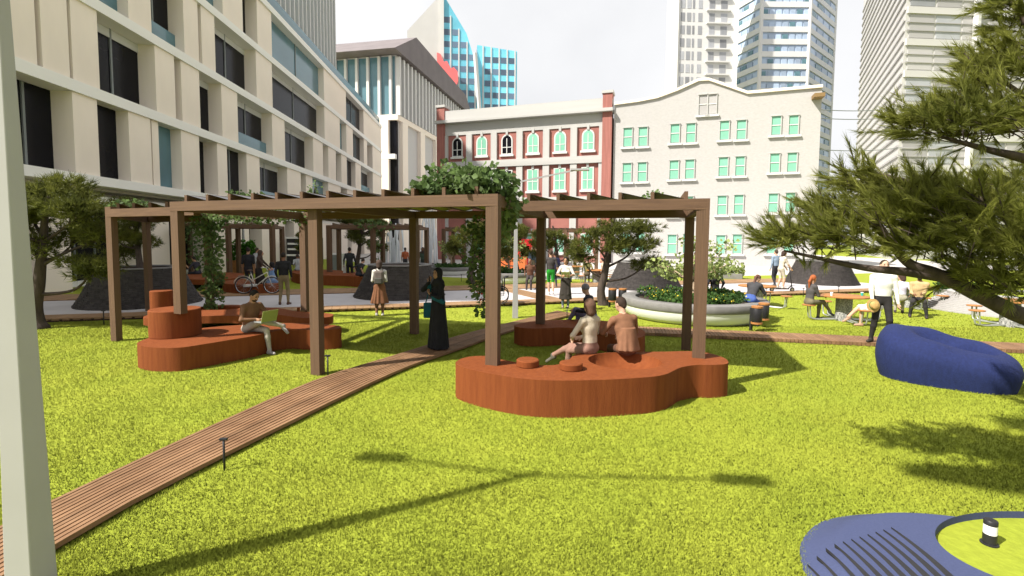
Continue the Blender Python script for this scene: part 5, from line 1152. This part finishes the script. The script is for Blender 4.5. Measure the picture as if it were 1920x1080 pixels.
# ---- red brick warehouse + cream gabled building share one street line
C0=At(980,447,50); sdir=Vector((1,-.33,0)).normalized()
def sl(px):   # distance along the street line for a pixel column
    k=(px-960)/F; 
    return (k*C0.y-C0.x)/(sdir.x-k*sdir.y)
def sy(px): return C0.y+sl(px)*sdir.y
u0,u1=sl(822),sl(1143); rb=Blk('brick_warehouse','red brick warehouse with white pilasters and arched top windows',(C0.x+sdir.x*u0,C0.y+sdir.y*u0,0),sdir,u1-u0,12); Wd=u1-u0
zt=(hz(212,830,sy(830))+hz(186,1135,sy(1135)))/2; zb=(hz(310,830,sy(830))+hz(286,1135,sy(1135)))/2; st=zt-zb
rb.box('wall','brick',0,Wd,-.2,zt-1.6,-12,0)
rb.box('parapet','render',0,Wd,zt-1.0,zt+.1,-.8,.25); rb.box('cornice','render',-.1,Wd+.1,zt-1.25,zt-.95,-.8,.7); rb.box('frieze','render',0,Wd,zt-2.5,zt-1.25,-.5,.1)
for uu in (0,Wd-.9): rb.box('end_pier','brick',uu,uu+.9,-.2,zt+.5,-.9,.35); rb.box('pier_cap','render',uu-.1,uu+1.0,zt+.5,zt+.75,-1,.45)
nb=6; bw=(Wd-1.8)/nb; z_lv=[zb-4.15,zb,zt-2.5]
for k in range(nb+1):
    u=.9+k*bw; rb.box('pilaster','render',u-.33,u+.33,-.1,zt-2.5,0,.22)
for z in (zb-.35,zb-4.3): rb.box('band','render',.9,Wd-.9,z-.35,z+.35,0,.3)
def arch(B,mt,nm,uc,w2,z0,z1,o0,o1):
    pts=[(uc-w2,z0),(uc+w2,z0)]+[(uc+w2*math.cos(t),z1+w2*math.sin(t)) for t in np.linspace(0,math.pi,9)]; return B.poly(nm,mt,pts,o0,o1)
for row,(z0,z1) in enumerate(((zb+.55,zb+2.0),(zb-3.3,zb-1.35),(.9,2.6))):
    for k in range(nb):
        uc=.9+(k+.5)*bw
        mt_='greenw' if k>2 or row==2 else ('glass' if k in (0,2) else 'greenw')
        if row==0:
            arch(rb,'frame','window_frame',uc,.62,z0,z1,0,.06); arch(rb,mt_,'window_pane',uc,.48,z0+.12,z1,.06,.075)
        else:
            rb.box('window_frame','frame',uc-.62,uc+.62,z0,z1+.3,0,.06); rb.box('window_pane',mt_,uc-.48,uc+.48,z0+.12,z1+.2,.06,.075)
        rb.box('glazing_bar','frame',uc-.04,uc+.04,z0,z1+.2,.075,.1); rb.box('glazing_bar','frame',uc-.5,uc+.5,(z0+z1)/2-.03,(z0+z1)/2+.05,.075,.095); rb.box('sill','frame',uc-.75,uc+.75,z0-.2,z0,0,.18)
        rb.box('keystone','render',uc-.12,uc+.12,z1+.55 if row==0 else z1+.3,z1+1.0 if row==0 else z1+.75,0,.14)
u0,u1=sl(1146),sl(1527); cbu=Blk('gabled_building','cream rendered building with gable and pairs of green windows',(C0.x+sdir.x*u0,C0.y+sdir.y*u0,0),sdir,u1-u0,14)
def cu(px): return sl(px)-u0
def cz(px,py): return hz(py,px,sy(px))
tops=[(1146,197),(1190,191),(1225,184),(1262,170),(1300,152),(1318,151),(1350,162),(1390,176),(1425,173),(1480,168),(1527,164)]
cbu.poly('wall','creamw',[(0,-.2),(u1-u0,-.2)]+[(cu(a),cz(a,b)) for a,b in tops][::-1],-10,0)
for (a,b),(c,d) in zip(tops,tops[1:]):
    cbu.poly('coping','limestone',[(cu(a),cz(a,b)-.02),(cu(c),cz(c,d)-.02),(cu(c),cz(c,d)+.22),(cu(a),cz(a,b)+.22)],-10.1,.18)
def win(px,ya,yb,wpx=15,mt_='greenw'):
    uc=cu(px); w2=wpx/2*sy(px)/F; z1=cz(px,ya); z0=cz(px,yb)
    cbu.box('window_pane',mt_,uc-w2,uc+w2,z0,z1,0,.02)
    for e0,e1 in ((uc-w2-.07,uc-w2),(uc+w2,uc+w2+.07)): cbu.box('window_jamb','render',e0,e1,z0-.1,z1,0,.1)
    cbu.box('window_head','render',uc-w2-.08,uc+w2+.08,z1,z1+.1,0,.14)
    cbu.box('glazing_bar','frame',uc-w2,uc+w2,(z0+z1)/2-.04,(z0+z1)/2+.04,.02,.06); cbu.box('sill','frame',uc-w2-.25,uc+w2+.25,z0-.28,z0-.1,0,.2)
cols=[(1172,1200,240,306,372,438),(1259,1288,233,301,370,440),(1350,1381,227,295,367,441),(1445,1477,218,288,363,440)]
for a,b,*ys in cols:
    for i,y in enumerate(ys):
        if y>500: continue
        win(a,y,y+34,15); win(b,y-1.5,y+33,15)
win(1309,178,214,14,'hazegl'); win(1326,177,213,14,'hazegl')
cbu.box('corbel','gold',cu(1508),cu(1527),cz(1515,187),cz(1515,180),0,1.0)
# ---- finned building behind the office block
pB=At(745,447,84); fb=Blk('finned_building','grey office block with white vertical fins and brown overhanging roof',(pB.x,pB.y,0),(.21,1,0),34,20)
zt2=hz(103,745,84); zm=hz(216,745,84); 
fb.n=Vector((fb.d.y,-fb.d.x,0)); 
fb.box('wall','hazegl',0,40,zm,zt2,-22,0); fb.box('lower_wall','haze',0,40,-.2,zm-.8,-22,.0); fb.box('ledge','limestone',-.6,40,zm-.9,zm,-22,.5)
for q in range(24): fb.box('fin','frame',q*1.65,q*1.65+.55,zm,zt2-.3,0,.7)
for q in range(4): fb.box('pier','limestone',1+q*8,3.2+q*8,-.2,zm-.9,0,.7)
fb.poly('roof','brownroof',[(-3,zt2),(41,zt2),(36,zt2+3.5),(6,zt2+5.2)],-23,1.2)
# its end wall facing us
fe=Blk('end_wing','glazed corner wing of the grey office block beside the stone facade',(pB.x-fb.n.x*16-.0,pB.y-fb.n.y*16-.02,0),fb.n,16,1)
fe.box('glass_wall','bluegl',0,15.8,zm,zt2-.2,-.6,0)
for q in range(8): fe.box('fin','frame',q*2.1+.2,q*2.1+.65,zm,zt2-.2,0,.5)
fe.box('ledge','limestone',0,16,zm-.9,zm,-.5,.6); fe.box('glass_wall','glass',0,16,-.2,zm-.9,-.6,0)
for q in range(3): fe.box('pier','limestone',1.2+q*5.2,4.4+q*5.2,-.2,zm-.9,0,.7)
for z in (zm*.36,zm*.68): fe.box('band','slabw',0,16,z,z+.8,0,.75)
# ---- blue glass tower
YT=150; tl=At(830,447,YT); bt=Blk('blue_tower','blue glass office tower with slanted crown and white corner mast',(tl.x,tl.y,0),(1,.12,0),20,20)
su=lambda px:(At(px,447,YT).x-tl.x)/bt.d.x
zA=hz(-14,830,YT); zB=hz(86,892,YT); wA=su(893); wB=su(968); zC=hz(88,893,YT+4); zD=hz(101,968,YT+6)
bt.poly('shaft','bluep',[(0,0),(wA,0),(wA,zB-6),(wA-3.2,zB+4),(0,zA)],-14,0); bt.poly('shaft','bluep',[(wA+.1,0),(wB,0),(wB,zD),(wA+.1,zC)],-16,-1.2)
bt.poly('side_wall','haze',[(-10.5,0),(-.05,0),(-.05,zA),(-10.5,hz(60,770,YT))],-14.2,-.3)
z=10.0
while z<zA:
    for u in np.arange(.3,wB-1.6,2.5):
        top=(zA+(zB-zA)*u/wA) if u<wA else zC
        if z+1.6<top-(6 if u<wA else .5) and not (wA-2.4<u<wA): bt.box('window_pane','darkp',u+.15,u+2.2,z,z+1.75,-.05 if u<wA else -1.25,.06 if u<wA else -1.14)
    z+=3.6
for u in np.arange(0,wB,2.5): bt.box('mullion','frame',u-.2,u+.2,0,min(zA,(zA+(zB-zA)*u/wA-3) if u<wA else zC+ (zD-zC)*(u-wA)/(wB-wA)),-.05 if u<wA else -1.2,.2 if u<wA else -1.0)
bt.box('corner_mast','frame',-.6,.5,0,zA+3,-.4,.6)
q=MB().tube([bt.P+bt.d*(wA-.6)+bt.n*.6+Zv*(zB-2),bt.P+bt.d*(wA+2.6)+bt.n*.6+Zv*(zB-42)],.7,6); q.build('diagonal_strut',M['frame'],bt.r)
emb=[(819,98),(826,101),(832,116),(838,114),(845,128),(851,126),(858,134),(859,150),(855,168),(846,160),(836,150),(826,140),(820,126)]
q=thing('red_emblem','large red jagged emblem fixed on the blue glass tower','sign',tuple(At(840,130,YT-3)))
V=[At(x,y,YT-2.6) for x,y in emb]; V2=[At(x,y,YT-.9) for x,y in emb]; n=len(V)
MB().add(V+V2,[tuple(range(n)),tuple(range(2*n-1,n-1,-1))]+[(i,(i+1)%n,(i+1)%n+n,i+n) for i in range(n)]).build('panel',mat('coral_panel',(.68,.13,.13),.5,.08,scale=.3),q,fix=True)
# ---- white apartment tower and pale blue banded tower
YW=120; a=At(1248,447,YW); ww=At(1372,447,YW).x-a.x; wt_=Blk('apartment_tower','tall white apartment tower with rows of grey windows',(a.x,a.y,0),(1,.05,0),ww,16)
wt_.box('wall','towerw',0,ww,0,75,-3,0); wt_.box('side_rib','slabw',0,1.6,0,75.5,0,.5); wt_.box('side_rib','slabw',ww-.8,ww,0,75.5,0,.5)
z=34.0
while z<74:
    for u0_,w_ in ((2.3,1.0),(3.8,1.0),(5.2,.5),(6.6,1.0),(9.3,1.4),(12.2,1.6)):
        wt_.box('window_pane','greywin',u0_,u0_+w_,z,z+2.0,-.05,.06)
    wt_.box('balcony','towerw',8.6,14.6,z-.55,z-.25,0,.55); z+=3.05
YB2=135
a=At(1368,447,YB2); b=At(1412,447,YB2-8); c=At(1500,447,YB2-8); d=At(1546,447,YB2+4)
tb=thing('banded_tower','pale blue glass tower with white floor bands','building',(a.x,a.y,0),0)
q=MB(); ply=[(p.x,p.y) for p in (a,b,c,d,d+Vector((0,25,0)),a+Vector((0,25,0)))]; q.prism(ply,0,92); q.build('shaft',M['lightblue'],tb)
ctr=Vector((sum(p[0] for p in ply)/6,sum(p[1] for p in ply)/6,0))
z=3.0
while z<91:
    q=MB(); big=[tuple((Vector((x,y,0))-ctr)*1.022+ctr)[:2] for x,y in ply]; q.prism(big,z,z+1.35); q.build('floor_band',M['towerw'],tb)
    for p0,p1,nn in ((b,c,7),(c,d,4),(a,b,4)):
        for k in range(nn):
            e0=p0.lerp(p1,(k+.12)/nn); e1=p0.lerp(p1,(k+.88)/nn); dd=(e1-e0); L=dd.length; dd.normalize(); nrm=Vector((dd.y,-dd.x,0))
            inst('window_pane',M['bluegl' if (k*7+int(z))%5==0 else 'lightblue'],tb,(e0+e1)/2+nrm*.08+Zv*(z+2.2),dd*L/2,nrm*.08,Zv*.65)
    z+=3.1
for p in (a,b,c,d): MB().lathe([(.5,0),(.5,92)],8,p).build('corner_mast',M['towerw'],tb)
# ---- pale glazed building on the right
YR=62; a=At(1675,447,YR); b=At(1597,447,YR+32); e=At(2350,447,YR+4)
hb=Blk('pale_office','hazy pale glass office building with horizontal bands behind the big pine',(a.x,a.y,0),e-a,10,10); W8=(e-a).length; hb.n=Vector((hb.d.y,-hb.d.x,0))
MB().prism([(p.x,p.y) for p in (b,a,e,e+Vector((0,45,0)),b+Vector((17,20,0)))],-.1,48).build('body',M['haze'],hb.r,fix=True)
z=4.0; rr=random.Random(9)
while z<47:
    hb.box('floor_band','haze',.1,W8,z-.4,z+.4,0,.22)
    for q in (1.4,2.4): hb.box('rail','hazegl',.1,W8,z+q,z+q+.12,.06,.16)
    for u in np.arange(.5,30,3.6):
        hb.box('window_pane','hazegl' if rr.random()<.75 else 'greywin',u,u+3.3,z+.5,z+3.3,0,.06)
    z+=3.9
hb.box('mast','frame',9.0,9.4,0,48,.1,.8)
dd=(a-b).normalized(); L8=(a-b).length; nn=Vector((dd.y,-dd.x,0))
for z in np.arange(1.5,47,1.3): inst('side_band',M['hazegl'],hb.r,(a+b)/2*1.0+Zv*(z-(a.z+b.z)/2)+nn*.05,dd*(L8/2),nn*.1,Zv*.12)
